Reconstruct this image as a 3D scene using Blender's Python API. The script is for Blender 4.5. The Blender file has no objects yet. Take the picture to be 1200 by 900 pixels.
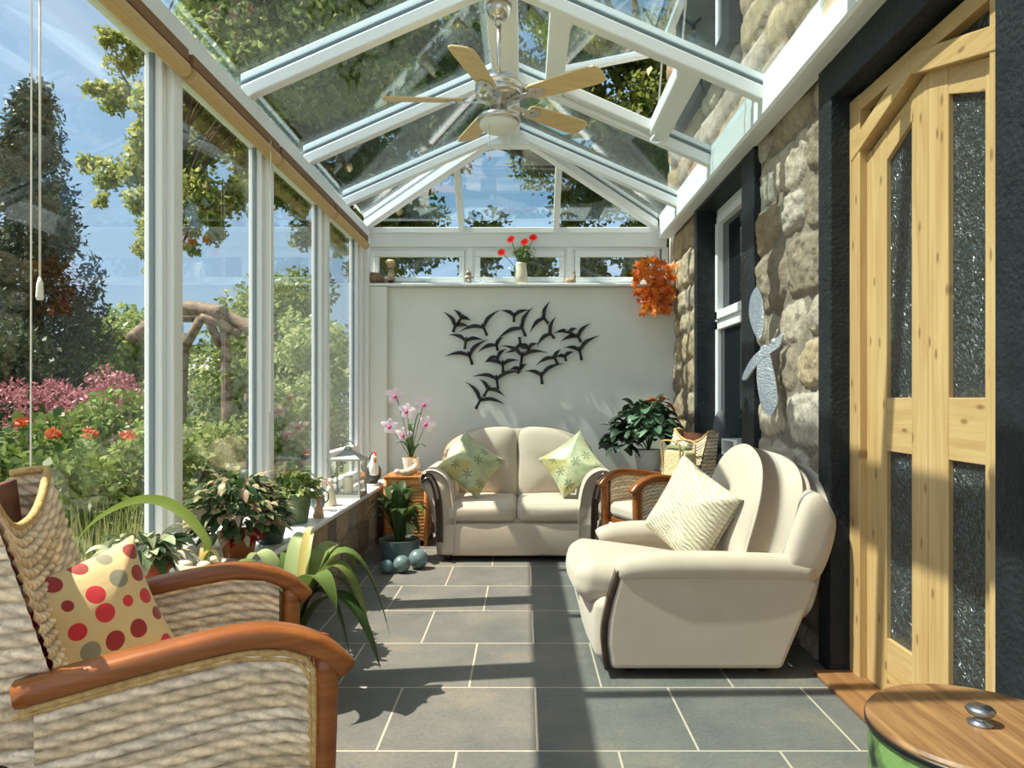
import bpy, math, random
import numpy as np
from mathutils import Vector, Matrix, Euler, noise as mnoise

C = bpy.context.scene.collection
PI = math.pi
F, CX, CY, EYE = 830.0, 614.0, 466.0, 1.3


def P(px, py, Y):
    """world point at depth Y that the photograph shows at px, py"""
    return Vector(((px - CX) / F * Y, Y, EYE - (py - CY) / F * Y))


# ------------------------------------------------------------------ scene helpers
def tag(o, label=None, cat=None, group=None, kind=None):
    if label: o['label'] = label
    if cat: o['category'] = cat
    if group: o['group'] = group
    if kind: o['kind'] = kind
    return o


def thing(name, label, cat, loc=(0, 0, 0), rz=0.0, group=None, scale=1.0):
    o = bpy.data.objects.new(name, None)
    C.objects.link(o)
    o.empty_display_size = 0.1
    o.location = loc
    o.rotation_euler = (0, 0, rz)
    o.scale = (scale,) * 3
    return tag(o, label, cat, group)


def holder(name, loc=(0, 0, 0)):
    o = bpy.data.objects.new(name, None)
    C.objects.link(o)
    o.location = loc
    o['kind'] = 'structure'
    return o


def copy_tree(o, parent=None):
    c = o.copy()
    C.objects.link(c)
    c.parent = parent
    for ch in list(o.children):
        copy_tree(ch, c)
    return c


class MB:
    """collects shapes, links them as ONE mesh object"""

    def __init__(s):
        s.v, s.f = [], []

    def add(s, vs, fs, M=None):
        b = len(s.v)
        if M is not None:
            vs = [M @ Vector(p) for p in vs]
        s.v.extend([tuple(p) for p in vs])
        s.f.extend([tuple(b + i for i in f) for f in fs])
        return s

    def box(s, x0, x1, y0, y1, z0, z1, M=None):
        vs = [(x0, y0, z0), (x1, y0, z0), (x1, y1, z0), (x0, y1, z0), (x0, y0, z1), (x1, y0, z1), (x1, y1, z1), (x0, y1, z1)]
        fs = [(0, 3, 2, 1), (4, 5, 6, 7), (0, 1, 5, 4), (1, 2, 6, 5), (2, 3, 7, 6), (3, 0, 4, 7)]
        return s.add(vs, fs, M)

    def prism(s, poly, a, b, axis='y', M=None):
        """poly: 2D points (ccw); extruded along axis from a to b"""
        def mk(p, t):
            if axis == 'y': return (p[0], t, p[1])
            if axis == 'x': return (t, p[0], p[1])
            return (p[0], p[1], t)
        n = len(poly)
        vs = [mk(p, a) for p in poly] + [mk(p, b) for p in poly]
        fs = [tuple(range(n - 1, -1, -1)), tuple(range(n, 2 * n))]
        fs += [(i, (i + 1) % n, n + (i + 1) % n, n + i) for i in range(n)]
        return s.add(vs, fs, M)

    def tube(s, pts, r, n=8, cap=True, M=None, closed=False):
        pts = [Vector(p) for p in pts]
        rs = r if isinstance(r, (list, tuple)) else [r] * len(pts)
        m = len(pts)
        ref = None
        vs = []
        for i, p in enumerate(pts):
            if closed:
                t = pts[(i + 1) % m] - pts[i - 1]
            else:
                t = pts[min(i + 1, m - 1)] - pts[max(i - 1, 0)]
            if t.length < 1e-9: t = Vector((0, 0, 1))
            t.normalize()
            if ref is None:
                ref = Vector((0, 0, 1)) if abs(t.z) < .9 else Vector((1, 0, 0))
            a = (ref - t * ref.dot(t))
            if a.length < 1e-6:
                a = t.orthogonal()
            a.normalize()
            ref = a
            b = t.cross(a)
            for k in range(n):
                w = 2 * PI * k / n
                vs.append(p + (a * math.cos(w) + b * math.sin(w)) * rs[i])
        fs = []
        for i in range(m if closed else m - 1):
            j = (i + 1) % m
            for k in range(n):
                fs.append((i * n + k, i * n + (k + 1) % n, j * n + (k + 1) % n, j * n + k))
        if cap and not closed:
            fs.append(tuple(range(n - 1, -1, -1)))
            fs.append(tuple((m - 1) * n + k for k in range(n)))
        return s.add(vs, fs, M)

    def lathe(s, prof, c=(0, 0, 0), n=24, M=None):
        vs, fs = [], []
        for (r, z) in prof:
            for k in range(n):
                w = 2 * PI * k / n
                vs.append((c[0] + r * math.cos(w), c[1] + r * math.sin(w), c[2] + z))
        for i in range(len(prof) - 1):
            for k in range(n):
                fs.append((i * n + k, i * n + (k + 1) % n, (i + 1) * n + (k + 1) % n, (i + 1) * n + k))
        if prof[0][0] > 1e-5: fs.append(tuple(range(n - 1, -1, -1)))
        if prof[-1][0] > 1e-5: fs.append(tuple((len(prof) - 1) * n + k for k in range(n)))
        return s.add(vs, fs, M)

    def ball(s, c, r, n=14, m=9, M=None):
        rx, ry, rz = r if isinstance(r, (tuple, list)) else (r, r, r)
        prof = [(math.sin(PI * i / m), -math.cos(PI * i / m)) for i in range(m + 1)]
        vs, fs = [], []
        for (q, z) in prof:
            for k in range(n):
                w = 2 * PI * k / n
                vs.append((c[0] + rx * q * math.cos(w), c[1] + ry * q * math.sin(w), c[2] + rz * z))
        for i in range(m):
            for k in range(n):
                fs.append((i * n + k, i * n + (k + 1) % n, (i + 1) * n + (k + 1) % n, (i + 1) * n + k))
        return s.add(vs, fs, M)

    def rbox(s, sx, sy, sz, r, c=(0, 0, 0), bulge=(0, 0, 0), M=None, arc=4, mid=6, warp=None):
        h = (sx / 2, sy / 2, sz / 2)
        r = min(r, *[q * .98 for q in h])

        def samp(hh):
            a = [hh - r + r * math.tan(PI / 4 * k / arc) for k in range(1, arc + 1)]
            inn = list(np.linspace(-(hh - r), hh - r, mid + 1))
            return [-q for q in a[::-1]] + inn + a
        S = [samp(q) for q in h]
        idx, vs, fs = {}, [], []

        def vert(p):
            k = (round(p[0], 6), round(p[1], 6), round(p[2], 6))
            if k in idx: return idx[k]
            q = [max(-(h[i] - r), min(h[i] - r, p[i])) for i in range(3)]
            d = Vector([p[i] - q[i] for i in range(3)])
            d = d.normalized() * r if d.length > 1e-9 else d
            o = Vector(q) + d
            u = [max(0, 1 - (p[i] / h[i]) ** 2) for i in range(3)]
            o.x += bulge[0] * u[1] * u[2] * (p[0] / h[0])
            o.y += bulge[1] * u[0] * u[2] * (p[1] / h[1])
            o.z += bulge[2] * u[0] * u[1] * (p[2] / h[2])
            if warp: o = Vector(warp(o))
            vs.append(o + Vector(c))
            idx[k] = len(vs) - 1
            return idx[k]
        for ax in range(3):
            a, b = (ax + 1) % 3, (ax + 2) % 3
            for sg in (-1, 1):
                for i in range(len(S[a]) - 1):
                    for j in range(len(S[b]) - 1):
                        q = []
                        for (ii, jj) in ((i, j), (i + 1, j), (i + 1, j + 1), (i, j + 1)):
                            p = [0, 0, 0]
                            p[ax] = sg * h[ax]; p[a] = S[a][ii]; p[b] = S[b][jj]
                            q.append(vert(p))
                        if sg < 0: q = q[::-1]
                        if len(set(q)) == 4: fs.append(tuple(q))
        return s.add(vs, fs, M)

    def puffy(s, outline, T, K=8, edge=0.0, p=2.6, M=None, wr=None):
        """soft pad filling a 2D outline (x,z), thickness T along y, rim thickness edge"""
        n = len(outline)
        cx = sum(q[0] for q in outline) / n
        cz = sum(q[1] for q in outline) / n
        vs, fs = [], []
        for sg in (-1, 1):
            base = len(vs)
            vs.append((cx, sg * T / 2, cz))
            for k in range(1, K + 1):
                t = math.sin(PI / 2 * k / K)
                y = sg * (edge / 2 + (T - edge) / 2 * max(0, 1 - t ** p) ** .55)
                for q in outline:
                    x, z = cx + (q[0] - cx) * t, cz + (q[1] - cz) * t
                    yy = y + (wr(x, z, t) * sg if wr else 0)
                    vs.append((x, yy, z))
            for i in range(n):
                j = (i + 1) % n
                f = (base, base + 1 + j, base + 1 + i)
                fs.append(f if sg > 0 else f[::-1])
            for k in range(K - 1):
                for i in range(n):
                    j = (i + 1) % n
                    f = (base + 1 + k * n + i, base + 1 + k * n + j, base + 1 + (k + 1) * n + j, base + 1 + (k + 1) * n + i)
                    fs.append(f if sg > 0 else f[::-1])
            last = base + 1 + (K - 1) * n
            if sg < 0: l0 = last
        for i in range(n):
            j = (i + 1) % n
            fs.append((l0 + i, l0 + j, last + j, last + i))
        return s.add(vs, fs, M)

    def strip(s, path, widths, side=None, fold=0.15, M=None, th=0.0):
        """a leaf blade along a path; three verts across"""
        pts = [Vector(p) for p in path]
        m = len(pts)
        vs = []
        for i, p in enumerate(pts):
            t = (pts[min(i + 1, m - 1)] - pts[max(i - 1, 0)])
            t.normalize()
            sd = Vector(side) if side is not None else t.cross(Vector((0, 0, 1)))
            if sd.length < 1e-4: sd = Vector((1, 0, 0))
            sd = sd - t * sd.dot(t)
            sd.normalize()
            up = sd.cross(t)
            if up.z < 0: up = -up
            w = widths[i] / 2
            vs += [p + sd * w + up * w * fold * 2, p, p - sd * w + up * w * fold * 2]
        fs = []
        for i in range(m - 1):
            a, b = i * 3, i * 3 + 3
            fs += [(a, a + 1, b + 1, b), (a + 1, a + 2, b + 2, b + 1)]
        return s.add(vs, fs, M)

    def build(s, name, mat, parent=None, smooth=False, bevel=0.0, seg=2, sub=0, col=None):
        me = bpy.data.meshes.new(name)
        me.from_pydata(s.v, [], s.f)
        me.materials.append(mat)
        if smooth:
            me.polygons.foreach_set('use_smooth', [True] * len(me.polygons))
        if col is not None:
            at = me.color_attributes.new('Col', 'FLOAT_COLOR', 'POINT')
            at.data.foreach_set('color', np.asarray(col, dtype=np.float32).ravel())
        me.update()
        o = bpy.data.objects.new(name, me)
        C.objects.link(o)
        if parent is not None: o.parent = parent
        if bevel:
            b = o.modifiers.new('edge', 'BEVEL')
            b.width = bevel; b.segments = seg; b.limit_method = 'ANGLE'; b.angle_limit = math.radians(40)
        if sub:
            q = o.modifiers.new('soft', 'SUBSURF')
            q.levels = sub; q.render_levels = sub
        return o


def np_mesh(name, V, Q, mat, parent=None, smooth=False, col=None):
    me = bpy.data.meshes.new(name)
    V = np.asarray(V, dtype=np.float32); Q = np.asarray(Q, dtype=np.int32)
    k = Q.shape[1]
    me.vertices.add(len(V)); me.vertices.foreach_set('co', V.ravel())
    me.loops.add(Q.size); me.loops.foreach_set('vertex_index', Q.ravel())
    me.polygons.add(len(Q)); me.polygons.foreach_set('loop_start', np.arange(0, Q.size, k, dtype=np.int32))
    me.polygons.foreach_set('loop_total', np.full(len(Q), k, dtype=np.int32))
    if smooth: me.polygons.foreach_set('use_smooth', np.ones(len(Q), dtype=bool))
    me.materials.append(mat)
    if col is not None:
        at = me.color_attributes.new('Col', 'FLOAT_COLOR', 'POINT')
        at.data.foreach_set('color', np.asarray(col, dtype=np.float32).ravel())
    me.update(calc_edges=True); me.validate()
    o = bpy.data.objects.new(name, me)
    C.objects.link(o)
    if parent is not None: o.parent = parent
    return o


def smoothpath(pts, n=24):
    """Catmull-Rom through the points"""
    pts = [Vector(p) for p in pts]
    q = [pts[0] * 2 - pts[1]] + pts + [pts[-1] * 2 - pts[-2]]
    out = []
    segs = len(pts) - 1
    per = max(2, n // segs)
    for i in range(segs):
        a, b, c, d = q[i], q[i + 1], q[i + 2], q[i + 3]
        for k in range(per):
            t = k / per
            out.append(.5 * ((2 * b) + (c - a) * t + (2 * a - 5 * b + 4 * c - d) * t * t + (3 * b - a - 3 * c + d) * t ** 3))
    out.append(pts[-1])
    return out


def poly_smooth(pts, n=40):
    """closed smooth 2D outline through points"""
    m = len(pts)
    q = [Vector((p[0], p[1], 0)) for p in pts]
    out = []
    per = max(2, n // m)
    for i in range(m):
        a, b, c, d = q[i - 1], q[i], q[(i + 1) % m], q[(i + 2) % m]
        for k in range(per):
            t = k / per
            v = .5 * ((2 * b) + (c - a) * t + (2 * a - 5 * b + 4 * c - d) * t * t + (3 * b - a - 3 * c + d) * t ** 3)
            out.append((v.x, v.y))
    return out


def sweep_flat(mb, path, w, h, lateral=(0, 1, 0), M=None, taper=None):
    """rectangular rail (w across lateral, h thick) along a path, softened corners"""
    pts = [Vector(p) for p in path]
    lat = Vector(lateral).normalized()
    m = len(pts)
    c = .22
    prof = [(-.5, -.5 + c), (-.5 + c * h / w, -.5), (.5 - c * h / w, -.5), (.5, -.5 + c), (.5, .5 - c), (.5 - c * h / w, .5), (-.5 + c * h / w, .5), (-.5, .5 - c)]
    vs, fs = [], []
    n = len(prof)
    for i, p in enumerate(pts):
        t = (pts[min(i + 1, m - 1)] - pts[max(i - 1, 0)]).normalized()
        up = t.cross(lat)
        if up.z < 0 and abs(t.z) < .9: up = -up
        k = taper(i / (m - 1)) if taper else 1
        for (a, b) in prof:
            vs.append(p + lat * a * w * k + up * b * h * k)
    for i in range(m - 1):
        for k in range(n):
            fs.append((i * n + k, i * n + (k + 1) % n, (i + 1) * n + (k + 1) % n, (i + 1) * n + k))
    fs.append(tuple(range(n - 1, -1, -1)))
    fs.append(tuple((m - 1) * n + k for k in range(n)))
    mb.add(vs, fs, M)
    return mb


# ------------------------------------------------------------------ materials
MATS = {}


def srgb(r, g, b):
    f = lambda c: (c / 255 / 12.92) if c / 255 <= .04045 else ((c / 255 + .055) / 1.055) ** 2.4
    return (f(r), f(g), f(b), 1)


def nodes_of(name):
    m = bpy.data.materials.new(name)
    m.use_nodes = True
    nt = m.node_tree
    nt.nodes.clear()
    out = nt.nodes.new('ShaderNodeOutputMaterial')
    return m, nt, out


def N(nt, typ, **kw):
    n = nt.nodes.new(typ)
    for k, v in kw.items():
        if k == 'inp':
            for a, b in v.items(): n.inputs[a].default_value = b
        else:
            setattr(n, k, v)
    return n


def ramp(nt, stops, fac):
    r = nt.nodes.new('ShaderNodeValToRGB')
    el = r.color_ramp.elements
    while len(el) < len(stops): el.new(.5)
    for e, (p, c) in zip(el, stops):
        e.position = p; e.color = c
    nt.links.new(fac, r.inputs[0])
    return r.outputs[0]


def mat(name, c1, c2=None, rough=.5, metal=0, scale=8, detail=4, bump=0, bscale=None, spec=.5, stretch=None, coat=0, sheen=0, trans=0, island=False, contrast=(.35, .65)):
    if name in MATS: return MATS[name]
    m, nt, out = nodes_of(name)
    L = nt.links.new
    b = N(nt, 'ShaderNodeBsdfPrincipled', inp={'Roughness': rough, 'Metallic': metal, 'Specular IOR Level': spec, 'Coat Weight': coat, 'Sheen Weight': sheen})
    tc = N(nt, 'ShaderNodeTexCoord')
    src = tc.outputs['Object']
    if stretch:
        mp = N(nt, 'ShaderNodeMapping', inp={'Scale': stretch})
        L(src, mp.inputs[0]); src = mp.outputs[0]
    if c2 is None:
        b.inputs['Base Color'].default_value = c1
        colout = None
    else:
        if island:
            g = N(nt, 'ShaderNodeNewGeometry')
            fac = g.outputs['Random Per Island']
            colout = ramp(nt, [(0, c1), (1, c2)], fac)
        else:
            nz = N(nt, 'ShaderNodeTexNoise', inp={'Scale': scale, 'Detail': detail, 'Roughness': .6})
            L(src, nz.inputs['Vector'])
            colout = ramp(nt, [(contrast[0], c1), (contrast[1], c2)], nz.outputs[0])
        L(colout, b.inputs['Base Color'])
    if bump:
        n2 = N(nt, 'ShaderNodeTexNoise', inp={'Scale': bscale or scale * 4, 'Detail': 6})
        L(src, n2.inputs['Vector'])
        bp = N(nt, 'ShaderNodeBump', inp={'Strength': min(bump, 1), 'Distance': .01})
        L(n2.outputs[0], bp.inputs['Height']); L(bp.outputs[0], b.inputs['Normal'])
    if trans:
        tr = N(nt, 'ShaderNodeBsdfTranslucent')
        if colout is not None: L(colout, tr.inputs[0])
        else: tr.inputs[0].default_value = c1
        mx = N(nt, 'ShaderNodeMixShader', inp={0: trans})
        L(b.outputs[0], mx.inputs[1]); L(tr.outputs[0], mx.inputs[2]); L(mx.outputs[0], out.inputs[0])
    else:
        L(b.outputs[0], out.inputs[0])
    MATS[name] = m
    return m


def glass_mat(name, tint=(.96, .98, .97, 1), f0=.045, rough=0.0, gain=1.0, top=.9):
    """clear thin glass: see-through with mirror reflections that grow towards grazing angles"""
    m, nt, out = nodes_of(name)
    L = nt.links.new
    lw = N(nt, 'ShaderNodeLayerWeight', inp={0: .5})
    pw = N(nt, 'ShaderNodeMath', operation='POWER', inp={1: 5.0}); L(lw.outputs['Facing'], pw.inputs[0])
    ma = N(nt, 'ShaderNodeMath', operation='MULTIPLY_ADD', use_clamp=True, inp={1: top * gain, 2: f0 * gain}); L(pw.outputs[0], ma.inputs[0])
    tr = N(nt, 'ShaderNodeBsdfTransparent', inp={0: tint})
    gl = N(nt, 'ShaderNodeBsdfGlossy', inp={'Roughness': rough, 0: (1, 1, 1, 1)})
    mx = N(nt, 'ShaderNodeMixShader')
    L(ma.outputs[0], mx.inputs[0]); L(tr.outputs[0], mx.inputs[1]); L(gl.outputs[0], mx.inputs[2])
    L(mx.outputs[0], out.inputs[0])
    return m


def floor_mat():
    m, nt, out = nodes_of('slate_tiles')
    L = nt.links.new
    tc = N(nt, 'ShaderNodeTexCoord')
    mp = N(nt, 'ShaderNodeMapping', inp={'Location': (.247 + .594 * 20, -2.606 + .5715 * 20, 0)})
    L(tc.outputs['Object'], mp.inputs[0])
    br = N(nt, 'ShaderNodeTexBrick', offset=.5, offset_frequency=2, inp={'Scale': 1.0, 'Mortar Size': .0045, 'Mortar Smooth': .1, 'Bias': 0, 'Brick Width': .594, 'Row Height': .5715,
          'Color1': (0, 0, 0, 1), 'Color2': (1, 1, 1, 1), 'Mortar': (0, 0, 0, 1)})
    L(mp.outputs[0], br.inputs['Vector'])
    nz = N(nt, 'ShaderNodeTexNoise', inp={'Scale': 2.2, 'Detail': 6, 'Roughness': .65})
    L(tc.outputs['Object'], nz.inputs['Vector'])
    nf = N(nt, 'ShaderNodeTexNoise', inp={'Scale': 60, 'Detail': 5})
    L(tc.outputs['Object'], nf.inputs['Vector'])
    base = ramp(nt, [(.30, (.098, .100, .093, 1)), (.52, (.135, .131, .117, 1)), (.66, (.175, .155, .125, 1)), (.78, (.20, .155, .105, 1))], nz.outputs[0])
    mb_ = N(nt, 'ShaderNodeMix', data_type='RGBA', blend_type='MULTIPLY', inp={0: .35})
    L(base, mb_.inputs[6])
    L(ramp(nt, [(0, (.72, .75, .78, 1)), (1, (1, 1, .97, 1))], br.outputs[0]), mb_.inputs[7])
    mf = N(nt, 'ShaderNodeMix', data_type='RGBA', blend_type='OVERLAY', inp={0: .35})
    L(mb_.outputs[2], mf.inputs[6]); L(nf.outputs[0], mf.inputs[7])
    mm = N(nt, 'ShaderNodeMix', data_type='RGBA', inp={7: (.42, .36, .27, 1)})
    L(br.outputs['Fac'], mm.inputs[0]); L(mf.outputs[2], mm.inputs[6])
    b = N(nt, 'ShaderNodeBsdfPrincipled', inp={'Roughness': .5, 'Specular IOR Level': .45})
    L(mm.outputs[2], b.inputs['Base Color'])
    bp = N(nt, 'ShaderNodeBump', inp={'Strength': .25, 'Distance': .004})
    sb = N(nt, 'ShaderNodeMath', operation='SUBTRACT')
    L(nf.outputs[0], sb.inputs[0]); L(br.outputs['Fac'], sb.inputs[1])
    L(sb.outputs[0], bp.inputs['Height']); L(bp.outputs[0], b.inputs['Normal'])
    L(b.outputs[0], out.inputs[0])
    return m


def attr_mat(name, rough=.9, bump=.5, bscale=60, gain=1.0):
    m, nt, out = nodes_of(name)
    L = nt.links.new
    a = N(nt, 'ShaderNodeAttribute', attribute_name='Col')
    tc = N(nt, 'ShaderNodeTexCoord')
    nz = N(nt, 'ShaderNodeTexNoise', inp={'Scale': bscale * .35, 'Detail': 8, 'Roughness': .7})
    L(tc.outputs['Object'], nz.inputs['Vector'])
    mx = N(nt, 'ShaderNodeMix', data_type='RGBA', blend_type='MULTIPLY', inp={0: .75})
    L(a.outputs[0], mx.inputs[6])
    L(ramp(nt, [(.3, (.55, .52, .5, 1)), (.7, (1.25, 1.22, 1.15, 1))], nz.outputs[0]), mx.inputs[7])
    b = N(nt, 'ShaderNodeBsdfPrincipled', inp={'Roughness': rough, 'Specular IOR Level': .2})
    L(mx.outputs[2], b.inputs['Base Color'])
    n2 = N(nt, 'ShaderNodeTexNoise', inp={'Scale': bscale, 'Detail': 8})
    L(tc.outputs['Object'], n2.inputs['Vector'])
    bp = N(nt, 'ShaderNodeBump', inp={'Strength': bump, 'Distance': .012})
    L(n2.outputs[0], bp.inputs['Height']); L(bp.outputs[0], b.inputs['Normal'])
    L(b.outputs[0], out.inputs[0])
    return m


def wood_mat(name, c1, c2, axis=2, rough=.45, knots=False, scale=10):
    """grain runs along the given object axis"""
    m, nt, out = nodes_of(name)
    L = nt.links.new
    tc = N(nt, 'ShaderNodeTexCoord')
    sc = [scale, scale, scale]; sc[axis] = scale * .06
    mp = N(nt, 'ShaderNodeMapping', inp={'Scale': sc})
    L(tc.outputs['Object'], mp.inputs[0])
    nz = N(nt, 'ShaderNodeTexNoise', inp={'Scale': 2.5, 'Detail': 6, 'Roughness': .62, 'Distortion': .6})
    L(mp.outputs[0], nz.inputs['Vector'])
    col = ramp(nt, [(.35, c1), (.65, c2)], nz.outputs[0])
    if knots:
        sp = N(nt, 'ShaderNodeSeparateXYZ'); L(tc.outputs['Object'], sp.inputs[0])
        cb = N(nt, 'ShaderNodeCombineXYZ'); L(sp.outputs[1], cb.inputs[0]); L(sp.outputs[2], cb.inputs[1])
        mk = N(nt, 'ShaderNodeMapping', inp={'Scale': (8, 3.4, 1) if axis == 2 else (3.4, 8, 1)})
        L(cb.outputs[0], mk.inputs[0])
        vo = N(nt, 'ShaderNodeTexVoronoi', voronoi_dimensions='2D', inp={'Scale': 1.0, 'Randomness': 1})
        L(mk.outputs[0], vo.inputs['Vector'])
        mx = N(nt, 'ShaderNodeMix', data_type='RGBA', inp={7: (.16, .065, .02, 1)})
        r = ramp(nt, [(.035, (.7, .7, .7, 1)), (.10, (0, 0, 0, 1))], vo.outputs[0])
        L(r, mx.inputs[0]); L(col, mx.inputs[6]); col = mx.outputs[2]
    b = N(nt, 'ShaderNodeBsdfPrincipled', inp={'Roughness': rough, 'Specular IOR Level': .45})
    L(col, b.inputs['Base Color']); L(b.outputs[0], out.inputs[0])
    return m


def dots_mat():
    m, nt, out = nodes_of('dotted_fabric')
    L = nt.links.new
    tc = N(nt, 'ShaderNodeTexCoord')
    mp = N(nt, 'ShaderNodeMapping', inp={'Scale': (1, 0, 1)})
    L(tc.outputs['Object'], mp.inputs[0])
    vo = N(nt, 'ShaderNodeTexVoronoi', inp={'Scale': 15.5, 'Randomness': .30})
    L(mp.outputs[0], vo.inputs['Vector'])
    sp = N(nt, 'ShaderNodeSeparateColor'); L(vo.outputs['Color'], sp.inputs[0])
    dot = ramp(nt, [(0, srgb(196, 44, 50)), (.30, srgb(150, 42, 40)), (.52, srgb(205, 50, 55)), (.68, srgb(138, 132, 108)), (.85, srgb(140, 50, 42))], sp.outputs[0])
    dot.node.color_ramp.interpolation = 'CONSTANT'
    ms = ramp(nt, [(.36, (1, 1, 1, 1)), (.375, (0, 0, 0, 1))], vo.outputs['Distance'])
    mx = N(nt, 'ShaderNodeMix', data_type='RGBA', inp={6: srgb(214, 184, 132)})
    L(ms, mx.inputs[0]); L(dot, mx.inputs[7])
    b = N(nt, 'ShaderNodeBsdfPrincipled', inp={'Roughness': .7, 'Specular IOR Level': .3, 'Sheen Weight': .2})
    L(mx.outputs[2], b.inputs['Base Color'])
    nz = N(nt, 'ShaderNodeTexNoise', inp={'Scale': 9, 'Detail': 3}); L(tc.outputs['Object'], nz.inputs['Vector'])
    bp = N(nt, 'ShaderNodeBump', inp={'Strength': .4, 'Distance': .02})
    L(nz.outputs[0], bp.inputs['Height']); L(bp.outputs[0], b.inputs['Normal'])
    L(b.outputs[0], out.inputs[0])
    return m


def leafprint_mat():
    """sage satin with dark star-shaped leaf sprigs and olive bands"""
    m, nt, out = nodes_of('leaf_print_fabric')
    L = nt.links.new
    tc = N(nt, 'ShaderNodeTexCoord')
    mp = N(nt, 'ShaderNodeMapping', inp={'Scale': (1, 0, 1)})
    L(tc.outputs['Object'], mp.inputs[0])
    wv = N(nt, 'ShaderNodeTexNoise', inp={'Scale': 5, 'Detail': 2}); L(mp.outputs[0], wv.inputs['Vector'])
    base = ramp(nt, [(.40, srgb(150, 158, 112)), (.52, srgb(180, 182, 142)), (.62, srgb(172, 160, 94))], wv.outputs[0])
    sc = N(nt, 'ShaderNodeMapping', inp={'Scale': (7.5, 0, 7.5)}); L(tc.outputs['Object'], sc.inputs[0])
    vo = N(nt, 'ShaderNodeTexVoronoi', inp={'Scale': 1.0, 'Randomness': .35}); L(sc.outputs[0], vo.inputs['Vector'])
    df = N(nt, 'ShaderNodeVectorMath', operation='SUBTRACT'); L(sc.outputs[0], df.inputs[0]); L(vo.outputs['Position'], df.inputs[1])
    sp = N(nt, 'ShaderNodeSeparateXYZ'); L(df.outputs[0], sp.inputs[0])
    at = N(nt, 'ShaderNodeMath', operation='ARCTAN2'); L(sp.outputs[2], at.inputs[0]); L(sp.outputs[0], at.inputs[1])
    m5 = N(nt, 'ShaderNodeMath', operation='MULTIPLY', inp={1: 6.0}); L(at.outputs[0], m5.inputs[0])
    cs = N(nt, 'ShaderNodeMath', operation='COSINE'); L(m5.outputs[0], cs.inputs[0])
    rr = N(nt, 'ShaderNodeMath', operation='MULTIPLY_ADD', inp={1: .15, 2: .17}); L(cs.outputs[0], rr.inputs[0])
    lt = N(nt, 'ShaderNodeMath', operation='LESS_THAN'); L(vo.outputs['Distance'], lt.inputs[0]); L(rr.outputs[0], lt.inputs[1])
    fa = N(nt, 'ShaderNodeMath', operation='MULTIPLY', inp={1: .75}); L(lt.outputs[0], fa.inputs[0])
    mx = N(nt, 'ShaderNodeMix', data_type='RGBA', inp={7: srgb(84, 84, 46)})
    L(fa.outputs[0], mx.inputs[0]); L(base, mx.inputs[6])
    b = N(nt, 'ShaderNodeBsdfPrincipled', inp={'Roughness': .42, 'Specular IOR Level': .45, 'Sheen Weight': .3})
    L(mx.outputs[2], b.inputs['Base Color'])
    nz = N(nt, 'ShaderNodeTexNoise', inp={'Scale': 7, 'Detail': 3}); L(tc.outputs['Object'], nz.inputs['Vector'])
    bp = N(nt, 'ShaderNodeBump', inp={'Strength': .5, 'Distance': .03})
    L(nz.outputs[0], bp.inputs['Height']); L(bp.outputs[0], b.inputs['Normal'])
    L(b.outputs[0], out.inputs[0])
    return m


def pane_relief_mat():
    """obscured patterned glass in front of a dark room"""
    m, nt, out = nodes_of('patterned_glass')
    L = nt.links.new
    tc = N(nt, 'ShaderNodeTexCoord')
    n1 = N(nt, 'ShaderNodeTexNoise', inp={'Scale': 20, 'Detail': 2, 'Distortion': 3.2}); L(tc.outputs['Object'], n1.inputs['Vector'])
    bp = N(nt, 'ShaderNodeBump', inp={'Strength': 1.0, 'Distance': .03}); L(n1.outputs[0], bp.inputs['Height'])
    b = N(nt, 'ShaderNodeBsdfPrincipled', inp={'Roughness': .12, 'Base Color': (.030, .042, .045, 1), 'Specular IOR Level': .9})  # opaque near-black base stands in for the unlit room behind
    L(bp.outputs[0], b.inputs['Normal']); L(b.outputs[0], out.inputs[0])
    return m


def pleat_mat():
    m, nt, out = nodes_of('crinkled_cream_fabric')
    L = nt.links.new
    tc = N(nt, 'ShaderNodeTexCoord')
    wv = N(nt, 'ShaderNodeTexWave', wave_type='BANDS', bands_direction='X', inp={'Scale': 15, 'Distortion': 7.5, 'Detail': 3, 'Detail Scale': .9})
    mp = N(nt, 'ShaderNodeMapping', inp={'Rotation': (0, math.radians(72), 0)})
    L(tc.outputs['Object'], mp.inputs[0]); L(mp.outputs[0], wv.inputs['Vector'])
    col = ramp(nt, [(.0, srgb(192, 177, 142)), (.5, srgb(206, 193, 162)), (1, srgb(214, 203, 175))], wv.outputs[0])  # fold troughs coloured darker than crests, painting in crease shade
    b = N(nt, 'ShaderNodeBsdfPrincipled', inp={'Roughness': .55, 'Specular IOR Level': .3, 'Sheen Weight': .3})
    L(col, b.inputs['Base Color'])
    bp = N(nt, 'ShaderNodeBump', inp={'Strength': .6, 'Distance': .008}); L(wv.outputs[0], bp.inputs['Height'])
    L(bp.outputs[0], b.inputs['Normal']); L(b.outputs[0], out.inputs[0])
    return m


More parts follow.
